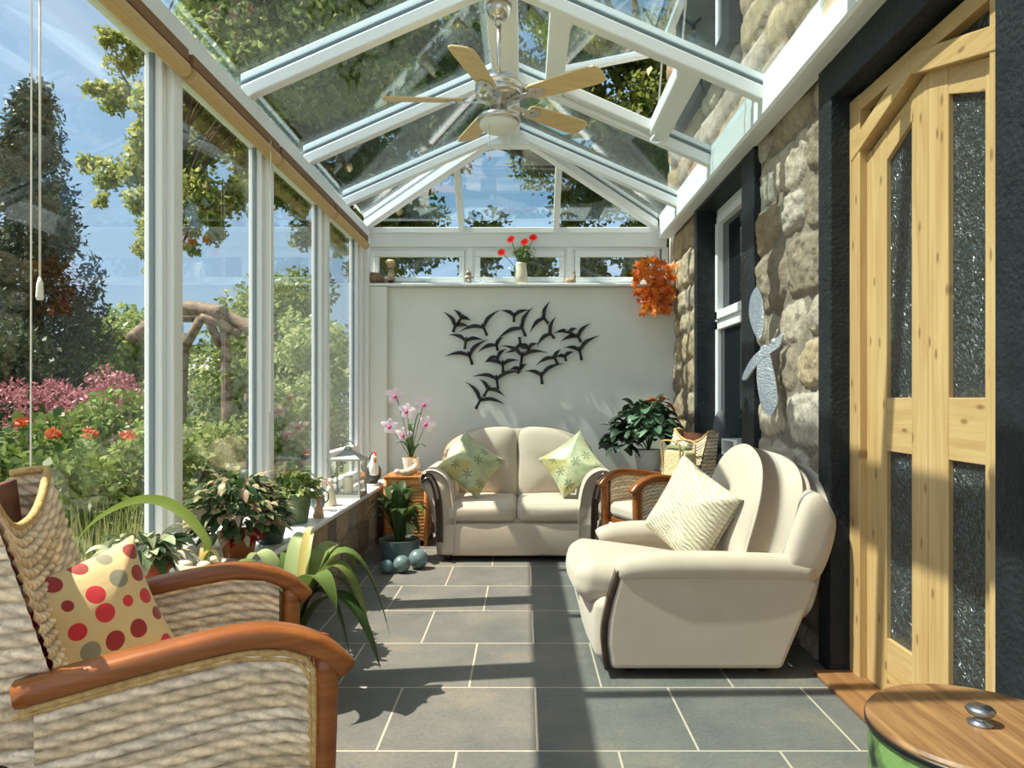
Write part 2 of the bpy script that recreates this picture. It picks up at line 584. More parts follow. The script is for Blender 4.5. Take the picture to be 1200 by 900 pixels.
WHITE = mat('white_upvc', (.80, .81, .80, 1), rough=.32)
GASKET = mat('grey_gasket', srgb(112, 124, 128), rough=.35)
CAPM = mat('aluminium_cap', (.86, .88, .88, 1), rough=.3)
PAINT = mat('grey_white_paint', srgb(224, 224, 214), srgb(218, 218, 207), rough=.85, scale=3, bump=.08, bscale=120)
BLACKST = mat('black_painted_stone', (.012, .015, .017, 1), (.020, .024, .027, 1), rough=.5, spec=.22, scale=9, bump=.9, bscale=55)
PINE = wood_mat('pine', srgb(200, 168, 116), srgb(180, 142, 90), 2, .42, True)
PINEH = wood_mat('pine_across', srgb(200, 168, 116), srgb(180, 142, 90), 1, .42, True)
STAIN = wood_mat('stained_wood', srgb(150, 88, 38), srgb(120, 64, 24), 0, .28, scale=14)
DARKW = mat('dark_wood', srgb(58, 40, 30), srgb(38, 26, 20), rough=.3, scale=20)
CREAM = mat('cream_upholstery', (.515, .425, .322, 1), (.48, .392, .292, 1), rough=.8, scale=6, bump=.12, bscale=260, sheen=.25)
STONE = attr_mat('rubble_stone')
ROPE = attr_mat('seagrass_rope', rough=.75, bump=.35, bscale=140)
STEEL = mat('brushed_nickel', (.62, .59, .55, 1), rough=.26, metal=1)
BEECH = wood_mat('beech_blade', srgb(226, 198, 146), srgb(210, 178, 124), 0, .45)
SILVER = mat('beaten_silver', (.78, .79, .80, 1), (.60, .62, .64, 1), rough=.3, metal=1, scale=60, bump=.6, bscale=90)
FLOORM = floor_mat()
GLASS = glass_mat('window_glass', (.98, .985, .98, 1), .035)
ROOFGL = glass_mat('roof_glass', (.80, .875, .89, 1), .09)
DARKGL = mat('dark_window_glass', (.012, .016, .018, 1), rough=.05, spec=.6)
PATGL = pane_relief_mat()
DOTS, LPRINT, PLEAT = dots_mat(), leafprint_mat(), pleat_mat()
TERRA = mat('terracotta', srgb(168, 78, 46), srgb(140, 60, 38), rough=.75, scale=14)
GREENPOT = mat('green_glaze', srgb(74, 92, 58), srgb(102, 116, 80), rough=.45, scale=14)
BLUEPOT = mat('blue_grey_glaze', srgb(82, 104, 108), srgb(104, 124, 122), rough=.3, scale=9)
WHITEPOT = mat('white_ceramic', srgb(226, 224, 216), rough=.25)
CREAMPOT = mat('cream_ceramic', srgb(224, 214, 190), srgb(208, 196, 168), rough=.4, scale=8)
SOIL = mat('soil', srgb(48, 36, 26), srgb(70, 54, 38), rough=.95, scale=40, bump=.8, bscale=80)
BROWNL = mat('brown_leather', srgb(112, 68, 46), srgb(92, 54, 36), rough=.5, scale=10)


def leafm(name, a, b, trans=.35, rough=.45, spec=.35):
    return mat(name, srgb(*a), srgb(*b), rough=rough, trans=trans, island=True, spec=spec)


L_DARK = leafm('dark_leaf', (44, 66, 38), (72, 96, 50))
L_MID = leafm('green_leaf', (66, 94, 44), (112, 130, 64), trans=.25)
L_PALE = leafm('pale_leaf', (140, 166, 92), (196, 202, 150))
L_LIME = leafm('lime_leaf', (96, 122, 48), (140, 156, 78), trans=.25)
L_SUCC = leafm('succulent_leaf', (118, 138, 96), (206, 196, 170), trans=.15)
L_PINK = leafm('pink_leaf', (150, 84, 98), (186, 128, 134))
L_ORANGE = leafm('autumn_leaf', (188, 74, 22), (232, 138, 44))
L_OAK = leafm('oak_leaf', (70, 88, 36), (138, 142, 66), trans=.5)
L_CONIF = leafm('conifer_needles', (40, 56, 38), (76, 88, 58), trans=.15)
L_HEDGE = leafm('hedge_leaf', (58, 84, 40), (120, 138, 68))
L_LIGHT = leafm('sunny_leaf', (104, 130, 58), (164, 174, 104), trans=.45)
STEM = mat('green_stem', srgb(84, 112, 52), rough=.5)
BARK = mat('bark', srgb(84, 70, 56), srgb(56, 46, 38), rough=.9, scale=12, bump=.8, bscale=30)
LOG = mat('weathered_log', srgb(140, 120, 98), srgb(92, 76, 62), rough=.85, scale=14, bump=.7, bscale=30)
SUN, SKY, GLOW, BACK_FILL, EXPO = 6.2, 1.2, .66, .25, 0.93


# ------------------------------------------------------------------ numpy noise, stonework, ropework, foliage
def vnoise(x, y, seed, freq):
    rs = np.random.RandomState(seed)
    G = rs.rand(64, 64)
    x = x * freq + 17.3; y = y * freq + 9.1
    xi = np.floor(x).astype(int); yi = np.floor(y).astype(int)
    fx = x - xi; fy = y - yi
    fx = fx * fx * (3 - 2 * fx); fy = fy * fy * (3 - 2 * fy)
    g = lambda a, b: G[a % 64, b % 64]
    return (g(xi, yi) * (1 - fx) + g(xi + 1, yi) * fx) * (1 - fy) + (g(xi, yi + 1) * (1 - fx) + g(xi + 1, yi + 1) * fx) * fy


def fbm(x, y, seed, freq, o=4):
    s, a, t = 0, 1, 0
    for k in range(o):
        s = s + a * vnoise(x, y, seed + k, freq * 2 ** k); t += a; a *= .55
    return s / t


def stone_patch(name, u0, u1, z0, z1, res, seed, place, palette, mortar, mh=(.13, .26), mw=(.16, .42), depth=.05, joint=.022, rnd=.05, parent=None, rough=.018):
    rs = np.random.RandomState(seed)
    us = np.arange(u0, u1 + res * .5, res); zs = np.arange(z0, z1 + res * .5, res)
    us[-1] = u1; zs[-1] = z1
    U, Z = np.meshgrid(us, zs, indexing='ij')
    wu = U + (fbm(U, Z, seed + 3, 3.5) - .5) * .17
    wz = Z + (fbm(U, Z, seed + 7, 3.0) - .5) * .16
    H = np.zeros_like(U); col = np.zeros(U.shape + (4,), np.float32); col[...] = (*mortar, 1)
    z = z0 - .1 - rs.rand() * .1
    pal = np.array(palette)
    while z < z1 + .2:
        h = rs.uniform(*mh)
        u = u0 - .3 + rs.rand() * .2
        while u < u1 + .2:
            w = rs.uniform(*mw) * (.7 + h * 2)
            dx = np.minimum(wu - u, u + w - wu) - joint / 2
            dz = np.minimum(wz - z, z + h - wz) - joint / 2
            k = rnd
            inner = np.minimum(dx, dz)
            ax = np.maximum(k - dx, 0); az = np.maximum(k - dz, 0)
            D = np.where((dx < k) & (dz < k), k - np.sqrt(ax * ax + az * az), inner)
            msk = D > 0
            dp = depth * rs.uniform(.55, 1.15)
            hh = dp * (1 - np.exp(-np.maximum(D, 0) / .016))
            H = np.where(msk, hh, H)
            c = pal[rs.randint(len(pal))] * rs.uniform(.8, 1.15)
            col[msk, :3] = c
            u += w
        z += h
    n = fbm(U, Z, seed + 11, 18, 4) - .5
    H = H + n * rough * (.4 + H / depth)
    m = (fbm(U, Z, seed + 21, 9, 3) - .5)[..., None]
    col[..., :3] *= (1 + m * .5)
    V = np.array([place(U, H, Z)]).reshape(3, -1).T
    nu, nz = U.shape
    I = np.arange(nu * nz).reshape(nu, nz)
    Q = np.stack([I[:-1, :-1], I[1:, :-1], I[1:, 1:], I[:-1, 1:]], -1).reshape(-1, 4)
    return np_mesh(name, V, Q, STONE, parent, True, col.reshape(-1, 4))


def rope_panel(mb_list, fn, U, Vv, pitch=.028, res=.006, depth=.012, seed=0, tint=1.0, name='wicker', parent=None, flip=False):
    """woven twisted-rope surface. fn(u,v)->(point, normal) for u along rows in [0,U], v across in [0,V]"""
    nu = max(8, int(U / res)); nv = max(8, int(round(Vv / pitch)) * 7)
    rs = np.random.RandomState(seed)
    rows = int(round(Vv / pitch))
    ph = rs.rand(rows + 2) * 10; tone = rs.uniform(.82, 1.12, rows + 2); hueb = rs.rand(rows + 2)
    V, col = [], []
    for i in range(nu + 1):
        u = U * i / nu
        for j in range(nv + 1):
            v = Vv * j / nv
            wob = .0022 * math.sin(u * 9 + 1.3 * math.sin(v * 13 + seed)) + .0014 * math.sin(u * 23 + v * 31)
            r = (v + wob) / pitch
            k = min(max(int(math.floor(r)), 0), rows)
            t = r - math.floor(r)
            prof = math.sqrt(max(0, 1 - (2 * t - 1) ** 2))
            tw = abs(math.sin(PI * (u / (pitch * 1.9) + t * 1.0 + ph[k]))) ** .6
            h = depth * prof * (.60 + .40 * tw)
            p, n = fn(u, v)
            V.append(p + n * h)
            s = (.34 + .66 * prof) * (.56 + .48 * tw) * tone[k] * tint  # shade between rows and strands painted into the rope colour
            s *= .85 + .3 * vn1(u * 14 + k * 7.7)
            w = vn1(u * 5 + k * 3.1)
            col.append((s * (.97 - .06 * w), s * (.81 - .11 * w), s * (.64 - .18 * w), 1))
    I = np.arange((nu + 1) * (nv + 1)).reshape(nu + 1, nv + 1)
    Q = np.stack([I[:-1, :-1], I[1:, :-1], I[1:, 1:], I[:-1, 1:]], -1).reshape(-1, 4)
    if flip: Q = Q[:, ::-1]
    return np_mesh(name, [tuple(p) for p in V], Q, ROPE, parent, True, col)


_r1 = np.random.RandomState(5).rand(512)


def vn1(x):
    i = int(math.floor(x)); f = x - i; f = f * f * (3 - 2 * f)
    return _r1[i % 512] * (1 - f) + _r1[(i + 1) % 512] * f


def leaf_cloud(name, blobs, per, size, mat_, parent=None, seed=1, aspect=.6, droop=.2, shell=.55):
    """blobs: (x,y,z,rx,ry,rz); leaves as pointed six-corner blades scattered through each blob"""
    rs = np.random.RandomState(seed)
    B = np.array(blobs, dtype=float)
    vol = (B[:, 3] * B[:, 4] * B[:, 5]) ** (2 / 3)
    n = np.maximum(4, (per * vol / vol.mean())).astype(int)
    idx = np.repeat(np.arange(len(B)), n)
    m = len(idx)
    d = rs.normal(size=(m, 3)); d /= np.linalg.norm(d, axis=1)[:, None]
    r = (shell + (1 - shell) * rs.rand(m)) ** .8
    c = B[idx, :3] + d * r[:, None] * B[idx, 3:6]
    a = rs.normal(size=(m, 3)) + d * .6; a[:, 2] -= droop; a /= np.linalg.norm(a, axis=1)[:, None]
    b = np.cross(a, rs.normal(size=(m, 3))); b /= np.linalg.norm(b, axis=1)[:, None]
    L = size * rs.uniform(.6, 1.3, m)[:, None]; W = L * aspect / 2
    nn = np.cross(a, b)
    p0 = c - a * L * .5
    p1 = c - a * L * .12 + b * W + nn * W * .3
    p2 = c + a * L * .5
    p3 = c - a * L * .12 - b * W + nn * W * .3
    V = np.stack([p0, p1, p2, p3], 1).reshape(-1, 3)
    Q = np.arange(m * 4).reshape(m, 4)
    return np_mesh(name, V, Q, mat_, parent, False)


# ------------------------------------------------------------------ the setting
GRAYS = [(.40, .345, .27), (.35, .295, .225), (.44, .385, .31), (.30, .245, .18), (.40, .31, .20), (.38, .34, .285)]
HONEY = [(.42, .33, .20), (.38, .30, .19), (.34, .29, .23), (.44, .37, .26), (.30, .23, .15)]
BROWNS = [(.24, .19, .15), (.30, .22, .15), (.20, .18, .16), (.33, .26, .19), (.26, .24, .21)]

XR, XL, YB = 1.47, -1.6, 6.95

fl = MB().box(-1.7, 1.66, -1.5, 7.15, -.12, 0).build('floor', FLOORM); fl['kind'] = 'structure'

# ---- right: house wall of rubble stone
wr = holder('wall_right')
plr = lambda U, H, Z: (XR - H + .02, U, Z)
stone_patch('stonework', 3.44, 4.50, 0, 2.95, .011, 4, plr, GRAYS, (.24, .205, .16), mh=(.19, .40), mw=(.30, .62), depth=.030, joint=.03, rnd=.10, rough=.030, parent=wr)
stone_patch('stonework', 5.98, 7.0, 0, 2.95, .014, 12, plr, HONEY, (.26, .21, .15), mh=(.17, .34), mw=(.28, .55), depth=.028, joint=.026, rnd=.09, rough=.026, parent=wr)
stone_patch('stonework', 4.45, 6.02, 0, .88, .02, 23, plr, GRAYS, (.30, .25, .19), parent=wr)
stone_patch('stonework', 1.2, 7.2, 3.1, 6.2, .028, 31, plr, GRAYS + HONEY, (.26, .21, .15), mh=(.16, .36), mw=(.25, .6), depth=.035, joint=.03, rnd=.08, parent=wr)
stone_patch('stonework', -1.5, 1.86, 0, 2.95, .03, 37, plr, GRAYS, (.30, .25, .18), parent=wr)
MB().box(1.70, 1.95, -1.5, 7.15, -.2, 6.2).build('backing', PAINT, wr)
MB().box(1.48, 1.95, 7.15, 7.2, -.2, 6.2).build('wall_end', PAINT, wr)
MB().box(1.46, 1.95, -1.5, 7.2, 6.2, 6.3).build('coping', PAINT, wr)

# black painted stone surrounds
t = MB()
t.box(1.44, 1.60, 3.33, 3.47, 0, 2.98)
t.box(1.44, 1.60, 1.88, 2.17, 0, 2.98)
t.box(1.442, 1.60, 1.88, 3.47, 2.71, 2.98)
o = t.build('trim_1', BLACKST, bevel=.008); o['kind'] = 'structure'
t = MB()
t.box(1.445, 1.66, 4.45, 4.71, .74, 2.98)
t.box(1.445, 1.66, 5.93, 6.02, .74, 2.98)
t.box(1.447, 1.66, 4.45, 6.02, 2.85, 2.98)
t.box(1.40, 1.66, 4.45, 6.02, .80, .90)
t.box(1.655, 1.70, 5.3, 5.93, .90, 2.85)
o = t.build('trim_2', BLACKST, bevel=.006); o['kind'] = 'structure'

# ---- glazed pine door with gabled head
door = holder('door_1', (1.53, 2.8, 0))
DY = lambda y: y - 2.8
yl, yr, ym = 3.33 - 2.8, 2.17 - 2.8, 0.0      # frame edges (far, near), meeting line


def xprism(poly, x0, x1, name, m, par, bevel=.004):
    return MB().prism(poly, x0, x1, 'x').build(name, m, par, bevel=bevel)


zt = 2.685
# frame: two stiles, head, two gable bars
xprism([(yl - .10, 0), (yl, 0), (yl, zt), (yl - .10, zt)], 0, .12, 'frame_stile', PINE, door)
xprism([(yr, 0), (yr + .16, 0), (yr + .16, zt), (yr, zt)], 0, .12, 'frame_stile', PINE, door)
xprism([(yr, 2.615), (yl, 2.615), (yl, zt), (yr, zt)], .003, .118, 'frame_head', PINEH, door)
xprism([(0, 2.575), (yl - .02, 2.40), (yl - .02, 2.485), (0, 2.665)], -.004, .11, 'gable_bar', PINEH, door)
xprism([(yr + .04, 2.40), (0, 2.575), (0, 2.665), (yr + .04, 2.485)], -.004, .11, 'gable_bar', PINEH, door)
xprism([(yl - .12, 2.40), (yl - .03, 2.40), (yl - .03, 2.67), (yl - .5, 2.67)], .05, .058, 'corner_light', PATGL, door)
xprism([(yr + .10, 2.40), (yr + .5, 2.67), (yr + .03, 2.67), (yr + .03, 2.40)], .05, .058, 'corner_light', PATGL, door)


def leaf(y0, y1, g0, g1, top0, top1, gt0, gt1, zlow=.26, bot=.02):
    """door leaf spanning y0<y1 with glass g0..g1; top edge heights at y0,y1; glass top heights"""
    lf = MB()
    d0, d1 = .035, .08
    lf.prism([(y0, bot), (g0, bot), (g0, top0 + (top1 - top0) * (g0 - y0) / (y1 - y0)), (y0, top0)], d0, d1, 'x')
    lf.prism([(g1, bot), (y1, bot), (y1, top1), (g1, top0 + (top1 - top0) * (g1 - y0) / (y1 - y0))], d0, d1, 'x')
    o = lf.build('door_leaf', PINE, door, bevel=.004)
    tp = lambda y: top0 + (top1 - top0) * (y - y0) / (y1 - y0)
    r = MB()
    r.prism([(g0, gt0), (g1, gt1), (g1, tp(g1)), (g0, tp(g0))], d0 + .002, d1, 'x')
    r.prism([(g0, 1.07), (g1, 1.07), (g1, 1.30), (g0, 1.30)], d0 + .002, d1, 'x')
    r.prism([(g0, bot), (g1, bot), (g1, zlow), (g0, zlow)], d0 + .002, d1, 'x')
    r.build('rail', PINEH, o, bevel=.003)
    MB().prism([(g0, 1.30), (g1, 1.30), (g1, gt1), (g0, gt0)], .055, .062, 'x').build('upper_pane', PATGL, o)
    MB().prism([(g0, zlow), (g1, zlow), (g1, 1.07), (g0, 1.07)], .055, .062, 'x').build('lower_pane', PATGL, o)


leaf(DY(2.745), DY(3.235), DY(2.86), DY(3.06), 2.565, 2.40, 2.42, 2.325)
leaf(DY(2.325), DY(2.742), DY(2.405), DY(2.615), 2.43, 2.565, 2.34, 2.42, zlow=.12)
o = MB().box(1.36, 1.60, 2.17, 3.33, 0, .022).build('trim_3', wood_mat('threshold_oak', srgb(150, 106, 66), srgb(120, 80, 48), 1), bevel=.006); o['kind'] = 'structure'

# ---- window in the stone wall (white frame, dark panes)
w = holder('window_9')
f = MB()
x0, x1 = 1.60, 1.655
for (a, b, c, d) in ((4.71, 4.78, .90, 2.85), (5.86, 5.93, .90, 2.85), (4.71, 5.93, .90, .97), (4.71, 5.93, 2.78, 2.85), (4.71, 5.93, 1.86, 1.94)):
    f.box(x0, x1, a, b, c, d)
f.build('window_frame', WHITE, w, bevel=.006)
f = MB()
for (a, b, c, d) in ((4.78, 4.84, 1.94, 2.78), (5.80, 5.86, 1.94, 2.78), (4.78, 5.86, 1.94, 2.01), (4.78, 5.86, 2.72, 2.78)):
    f.box(x0 - .02, x1 - .01, a, b, c, d)
f.build('sash', WHITE, w, bevel=.006)
MB().box(1.63, 1.64, 4.80, 5.84, 1.98, 2.75).build('upper_pane', DARKGL, w)
MB().box(1.63, 1.64, 4.78, 5.86, .97, 1.86).build('lower_pane', DARKGL, w)

w = holder('window_10')
f = MB()
for (a, b, c, d) in ((4.82, 4.95, 3.72, 5.5), (6.36, 6.5, 3.72, 5.5), (4.95, 6.36, 3.72, 3.86), (4.95, 6.36, 5.38, 5.5)):
    f.box(1.395, 1.48, a, b, c, d)
f.build('stone_surround', BLACKST, w)
MB().box(1.415, 1.455, 5.17, 5.235, 3.86, 5.38).build('window_frame', WHITE, w)
MB().box(1.43, 1.44, 4.95, 6.36, 3.86, 5.38).build('pane', DARKGL, w)

# ---- left: low stone wall, sill, glazing
wl = holder('wall_left')
pll = lambda U, H, Z: (-1.305 + H, U, Z)
stone_patch('stonework', -1.2, 6.9, 0, .49, .014, 51, pll, BROWNS, (.16, .13, .11), mh=(.22, .42), mw=(.14, .34), depth=.013, joint=.012, rnd=.02, parent=wl, rough=.010)
MB().box(-1.68, -1.33, -1.2, 6.95, -.6, .485).build('backing', PAINT, wl)
o = MB().box(-1.68, -1.265, -1.2, 6.94, .488, .52).build('trim_4', mat('white_sill', (.78, .79, .78, 1), rough=.22), bevel=.008); o['kind'] = 'structure'

BAYS = [.80, 1.97, 3.17, 4.34, 5.60, 6.80]
for k in range(5):
    a, b = BAYS[k], BAYS[k + 1]
    w = holder(f'window_{k + 1}')
    f = MB()
    f.box(-1.655, -1.575, a + .045, b - .045, .52, .60)
    f.box(-1.655, -1.575, a + .045, b - .045, 2.80, 2.86)
    f.box(-1.655, -1.575, a + .045, a + .085, .60, 2.80)
    f.box(-1.655, -1.575, b - .085, b - .045, .60, 2.80)
    if k == 4: f.box(-1.65, -1.58, a + .085, b - .085, .78, .85)
    f.build('window_frame', WHITE, w, bevel=.006)
    g = MB()
    g.box(-1.630, -1.608, b - .093, b - .083, .60, 2.80)
    g.box(-1.630, -1.608, a + .083, a + .093, .60, 2.80)
    g.build('gasket', GASKET, w)
    MB().box(-1.668, -1.545, b - .045, b + .045, .52, 2.86).build('mullion', WHITE, w, bevel=.010)
    MB().box(-1.625, -1.617, a + .08, b - .08, .60, 2.80).build('pane', GLASS, w)
o = MB().box(-1.668, -1.50, 6.84, 6.95, .52, 2.86).build('trim_5', WHITE, bevel=.008); o['kind'] = 'structure'
# eaves beam
t = MB()
t.box(-1.70, -1.525, -1.2, 7.0, 2.86, 2.975)
t.box(-1.74, -1.58, -1.2, 7.0, 2.975, 3.03)
o = t.build('trim_6', WHITE, bevel=.012); o['kind'] = 'structure'

# ---- back: painted wall with ledge, three top windows, fascia
t = MB()
t.box(-1.68, 1.50, YB, 7.16, -.1, 2.385)
t.box(-1.68, -1.33, YB - .07, YB + .01, 0, 2.385)
o = t.build('wall_back', PAINT, bevel=.012); o['kind'] = 'structure'
o = MB().box(-1.66, 1.46, YB - .085, 7.12, 2.386, 2.412).build('trim_7', WHITE, bevel=.008); o['kind'] = 'structure'
o = MB().box(-1.26, 1.42, YB - .018, YB - .002, 0, .10).build('baseboard_back', mat('slate_blue_skirting', srgb(88, 98, 102), rough=.5), bevel=.004); o['kind'] = 'structure'
WX = [-1.55, -.54, .455, 1.36]
for k in range(3):
    a, b = WX[k], WX[k + 1]
    w = holder(f'window_{k + 6}')
    f = MB()
    for (c, d, e, g) in ((a + .005, b - .005, 2.412, 2.45), (a + .005, b - .005, 2.765, 2.80), (a + .005, a + .05, 2.45, 2.765), (b - .05, b - .005, 2.45, 2.765)):
        f.box(c, d, 7.06, 7.13, e, g)
    f.build('window_frame', WHITE, w, bevel=.005)
    f = MB()
    for (c, d, e, g) in ((a + .052, b - .052, 2.452, 2.50), (a + .052, b - .052, 2.705, 2.763), (a + .052, a + .105, 2.50, 2.705), (b - .105, b - .052, 2.50, 2.705)):
        f.box(c, d, 7.04, 7.10, e, g)
    sa = f.build('sash', WHITE, w, bevel=.008)
    if k != 1:
        h = MB()
        hx = (a + b) / 2 + (0.03 if k == 0 else .12)
        h.box(hx - .05, hx + .05, 7.02, 7.04, 2.462, 2.488)
        h.box(hx - .015, hx + .09, 7.0, 7.02, 2.466, 2.484)
        h.build('window_handle', WHITE, w, bevel=.004)
    MB().box(a + .09, b - .09, 7.07, 7.078, 2.49, 2.715).build('pane', GLASS, w)
t = MB()
t.box(-1.66, 1.42, 7.03, 7.16, 2.80, 2.975)
t.box(-1.66, 1.42, 7.01, 7.16, 2.93, 2.99)
o = t.build('trim_8', WHITE, bevel=.008); o['kind'] = 'structure'
t = MB()
for x in (-1.60, -.54, .455, 1.41): t.box(x - .03 - (.03 if x < -1 else 0), x + .03, 7.05, 7.14, 2.412, 2.80)
o = t.build('trim_9', WHITE, bevel=.006); o['kind'] = 'structure'

# ---- box gutter along the house wall
t = MB()
t.prism([(1.33, 2.885), (1.345, 2.872), (1.40, 2.872), (1.405, 2.880), (1.46, 2.880), (1.46, 3.06), (1.43, 3.06), (1.43, 2.91), (1.355, 2.91), (1.355, 3.0), (1.33, 3.0)], -1.2, 7.02, 'y')
o = t.build('trim_10', WHITE); o['kind'] = 'structure'

# ---- glazed roof
roof = holder('ceiling')
SL = .44
XE, XG, XRI = -1.56, 1.33, -.13
ZE = 2.97
ZR = ZE + SL * (XRI - XE)                       # ridge underside
SR = (ZR - 2.965) / (XG - XRI)
YR, YE = 6.20, 7.03


def bar(p, q, w=.07, name='rafter', lat=None, scale=1.0):
    """three-layer glazing bar from p to q (underside line)"""
    p, q = Vector(p), Vector(q)
    d = (q - p); d.z = 0; d.normalize()
    s = Vector((-d.y, d.x, 0)) if lat is None else Vector(lat)
    L = ((-.001, .078, w), (.078, .105, w * .66), (.105, .142, w * .92))
    root = None
    for (a, b, ww), m_, nm in zip(L, (WHITE, GASKET, CAPM), (name, 'gasket', 'bar_cap')):
        mb = MB()
        vs = []
        for e in (p, q):
            for (sx, z) in ((-1, a), (1, a), (1, b), (-1, b)):
                vs.append(e + s * sx * ww / 2 + Vector((0, 0, z)))
        mb.add(vs, [(3, 2, 1, 0), (4, 5, 6, 7), (0, 1, 5, 4), (1, 2, 6, 5), (2, 3, 7, 6), (3, 0, 4, 7)])
        o = mb.build(nm, m_, roof if root is None else root, bevel=.008 if root is None else .003)
        if root is None: root = o
    return root


zl = lambda x: ZE + SL * (x - XE)
zr = lambda x: ZR - SR * (x - XRI)
RY = [-.50, .62, 1.74, 2.86, 3.98, 5.10, 6.20]
for y in RY:
    bar((XE - .02, y, zl(XE - .02)), (XRI - .06, y, zl(XRI - .06)))
    bar((XG + .01, y, zr(XG + .01)), (XRI + .06, y, zr(XRI + .06)))
# ridge
t = MB()
t.prism([(XRI - .095, ZR - .03), (XRI + .095, ZR - .03), (XRI + .095, ZR + .03), (XRI + .05, ZR + .11), (XRI - .05, ZR + .11), (XRI - .095, ZR + .03)], -1.2, YR + .04, 'y')
t.build('ridge_beam', WHITE, roof, bevel=.008)
MB().prism([(XRI - .06, ZR + .11), (XRI + .06, ZR + .11), (XRI + .02, ZR + .17), (XRI - .02, ZR + .17)], -1.2, YR + .06, 'y').build('ridge_cap', CAPM, roof)
MB().prism([(XRI - .20, ZR - .10), (XRI + .20, ZR - .10), (XRI + .13, ZR + .02), (XRI - .13, ZR + .02)], YR - .03, YR + .09, 'y').build('ridge_end', WHITE, roof, bevel=.01)
# hips and hip-end bars
SH = (ZR - 2.965) / (YE - YR)
bar((XE + .0, YE - .03, 2.965), (XRI - .10, YR + .03, ZR - .04), .085, 'hip_rafter')
bar((XG - .03, YE - .03, 2.965), (XRI + .10, YR + .03, ZR - .04), .085, 'hip_rafter')
for x, k in ((-.62, XE), (.32, XG)):
    tt = abs(x - k) / abs(XRI - k)              # where the hip stands above x
    yh = YE + (YR - YE) * tt
    bar((x, YE - .02, 2.965), (x, yh + .02, 2.965 + (YE - yh) * SH), .06)


def pane(pts, dz=.088, th=.012, par=None):
    vs = [Vector(p) + Vector((0, 0, dz)) for p in pts] + [Vector(p) + Vector((0, 0, dz + th)) for p in pts]
    n = len(pts)
    fs = [tuple(range(n - 1, -1, -1)), tuple(range(n, 2 * n))] + [(i, (i + 1) % n, n + (i + 1) % n, n + i) for i in range(n)]
    return MB().add(vs, fs).build('pane', ROOFGL, par or roof)


for a, b in zip([-1.2] + RY[:-1], RY):
    pane([(XE - .06, a, zl(XE - .06)), (XRI - .08, a, zl(XRI - .08)), (XRI - .08, b, zl(XRI - .08)), (XE - .06, b, zl(XE - .06))])
    xs = [(XRI + .08, XG + .02)]
    if abs(a - 3.98) < .01: xs = [(XRI + .08, .24), (.92, XG + .02)]
    for (u, v) in xs:
        pane([(u, a, zr(u)), (v, a, zr(v)), (v, b, zr(v)), (u, b, zr(u))])
pane([(XE, YR, zl(XE)), (XRI - .1, YR, zl(XRI - .1)), (XE, YE - .05, zl(XE))])
pane([(XG, YR, zr(XG)), (XG, YE - .05, zr(XG)), (XRI + .1, YR, zr(XRI + .1))])
pane([(XE, YE, 2.965), (XG, YE, 2.965), (XRI + .1, YR + .05, ZR), (XRI - .1, YR + .05, ZR)])

# opening roof vent on the right slope
va, vb, ya, yb = .20, .95, 4.02, 5.06
vf = MB()


def slopebox(mb, u0, u1, y0, y1, z0, z1, f=zr):
    vs = [(u, y, f(u) + z) for z in (z0, z1) for (u, y) in ((u0, y0), (u1, y0), (u1, y1), (u0, y1))]
    mb.add(vs, [(3, 2, 1, 0), (4, 5, 6, 7), (0, 1, 5, 4), (1, 2, 6, 5), (2, 3, 7, 6), (3, 0, 4, 7)])


slopebox(vf, va - .05, va + .07, ya, yb, .01, .11)
slopebox(vf, vb - .06, vb + .06, ya, yb, .01, .11)
slopebox(vf, va, vb, ya, ya + .07, .03, .11)
slopebox(vf, va, vb, yb - .07, yb, .03, .11)
vf.build('vent_frame', WHITE, roof, bevel=.01)
vh = MB(); vh.tube(smoothpath([(vb - .03, yb - .10, zr(vb) + .01), (vb - .06, yb - .10, zr(vb) - .03), (vb - .02, yb - .10, zr(vb) - .05), (vb + .02, yb - .10, zr(vb) - .03)], 14), .009, 8); vh.build('vent_handle', CAPM, roof, smooth=True)
zs = lambda u: zr(va) + .12 + .20 * (u - va)
sf = MB()
slopebox(sf, va, va + .05, ya + .02, yb - .02, 0, .05, zs)
slopebox(sf, vb, vb + .05, ya + .02, yb - .02, 0, .05, zs)
slopebox(sf, va, vb + .05, ya + .02, ya + .07, 0, .05, zs)
slopebox(sf, va, vb + .05, yb - .07, yb - .02, 0, .05, zs)
vs_ = sf.build('vent_sash', WHITE, roof, bevel=.006)
g = MB(); slopebox(g, va + .03, vb + .02, ya + .05, yb - .05, .02, .03, zs); g.build('pane', ROOFGL, vs_)
st = MB(); st.tube([(vb - .02, yb - .12, zr(vb) + .10), (vb + .02, yb - .12, zs(vb) + .01)], .008); st.tube([(vb - .02, ya + .2, zr(vb) + .10), (vb + .02, ya + .2, zs(vb) + .01)], .008)
st.build('vent_stay', STEEL, roof)

# gable apron where the roof meets the far corner of the gutter
o = MB().box(1.335, 1.352, 3.2, 7.0, 3.0, 3.10).build('trim_11', WHITE, bevel=.004); o['kind'] = 'structure'

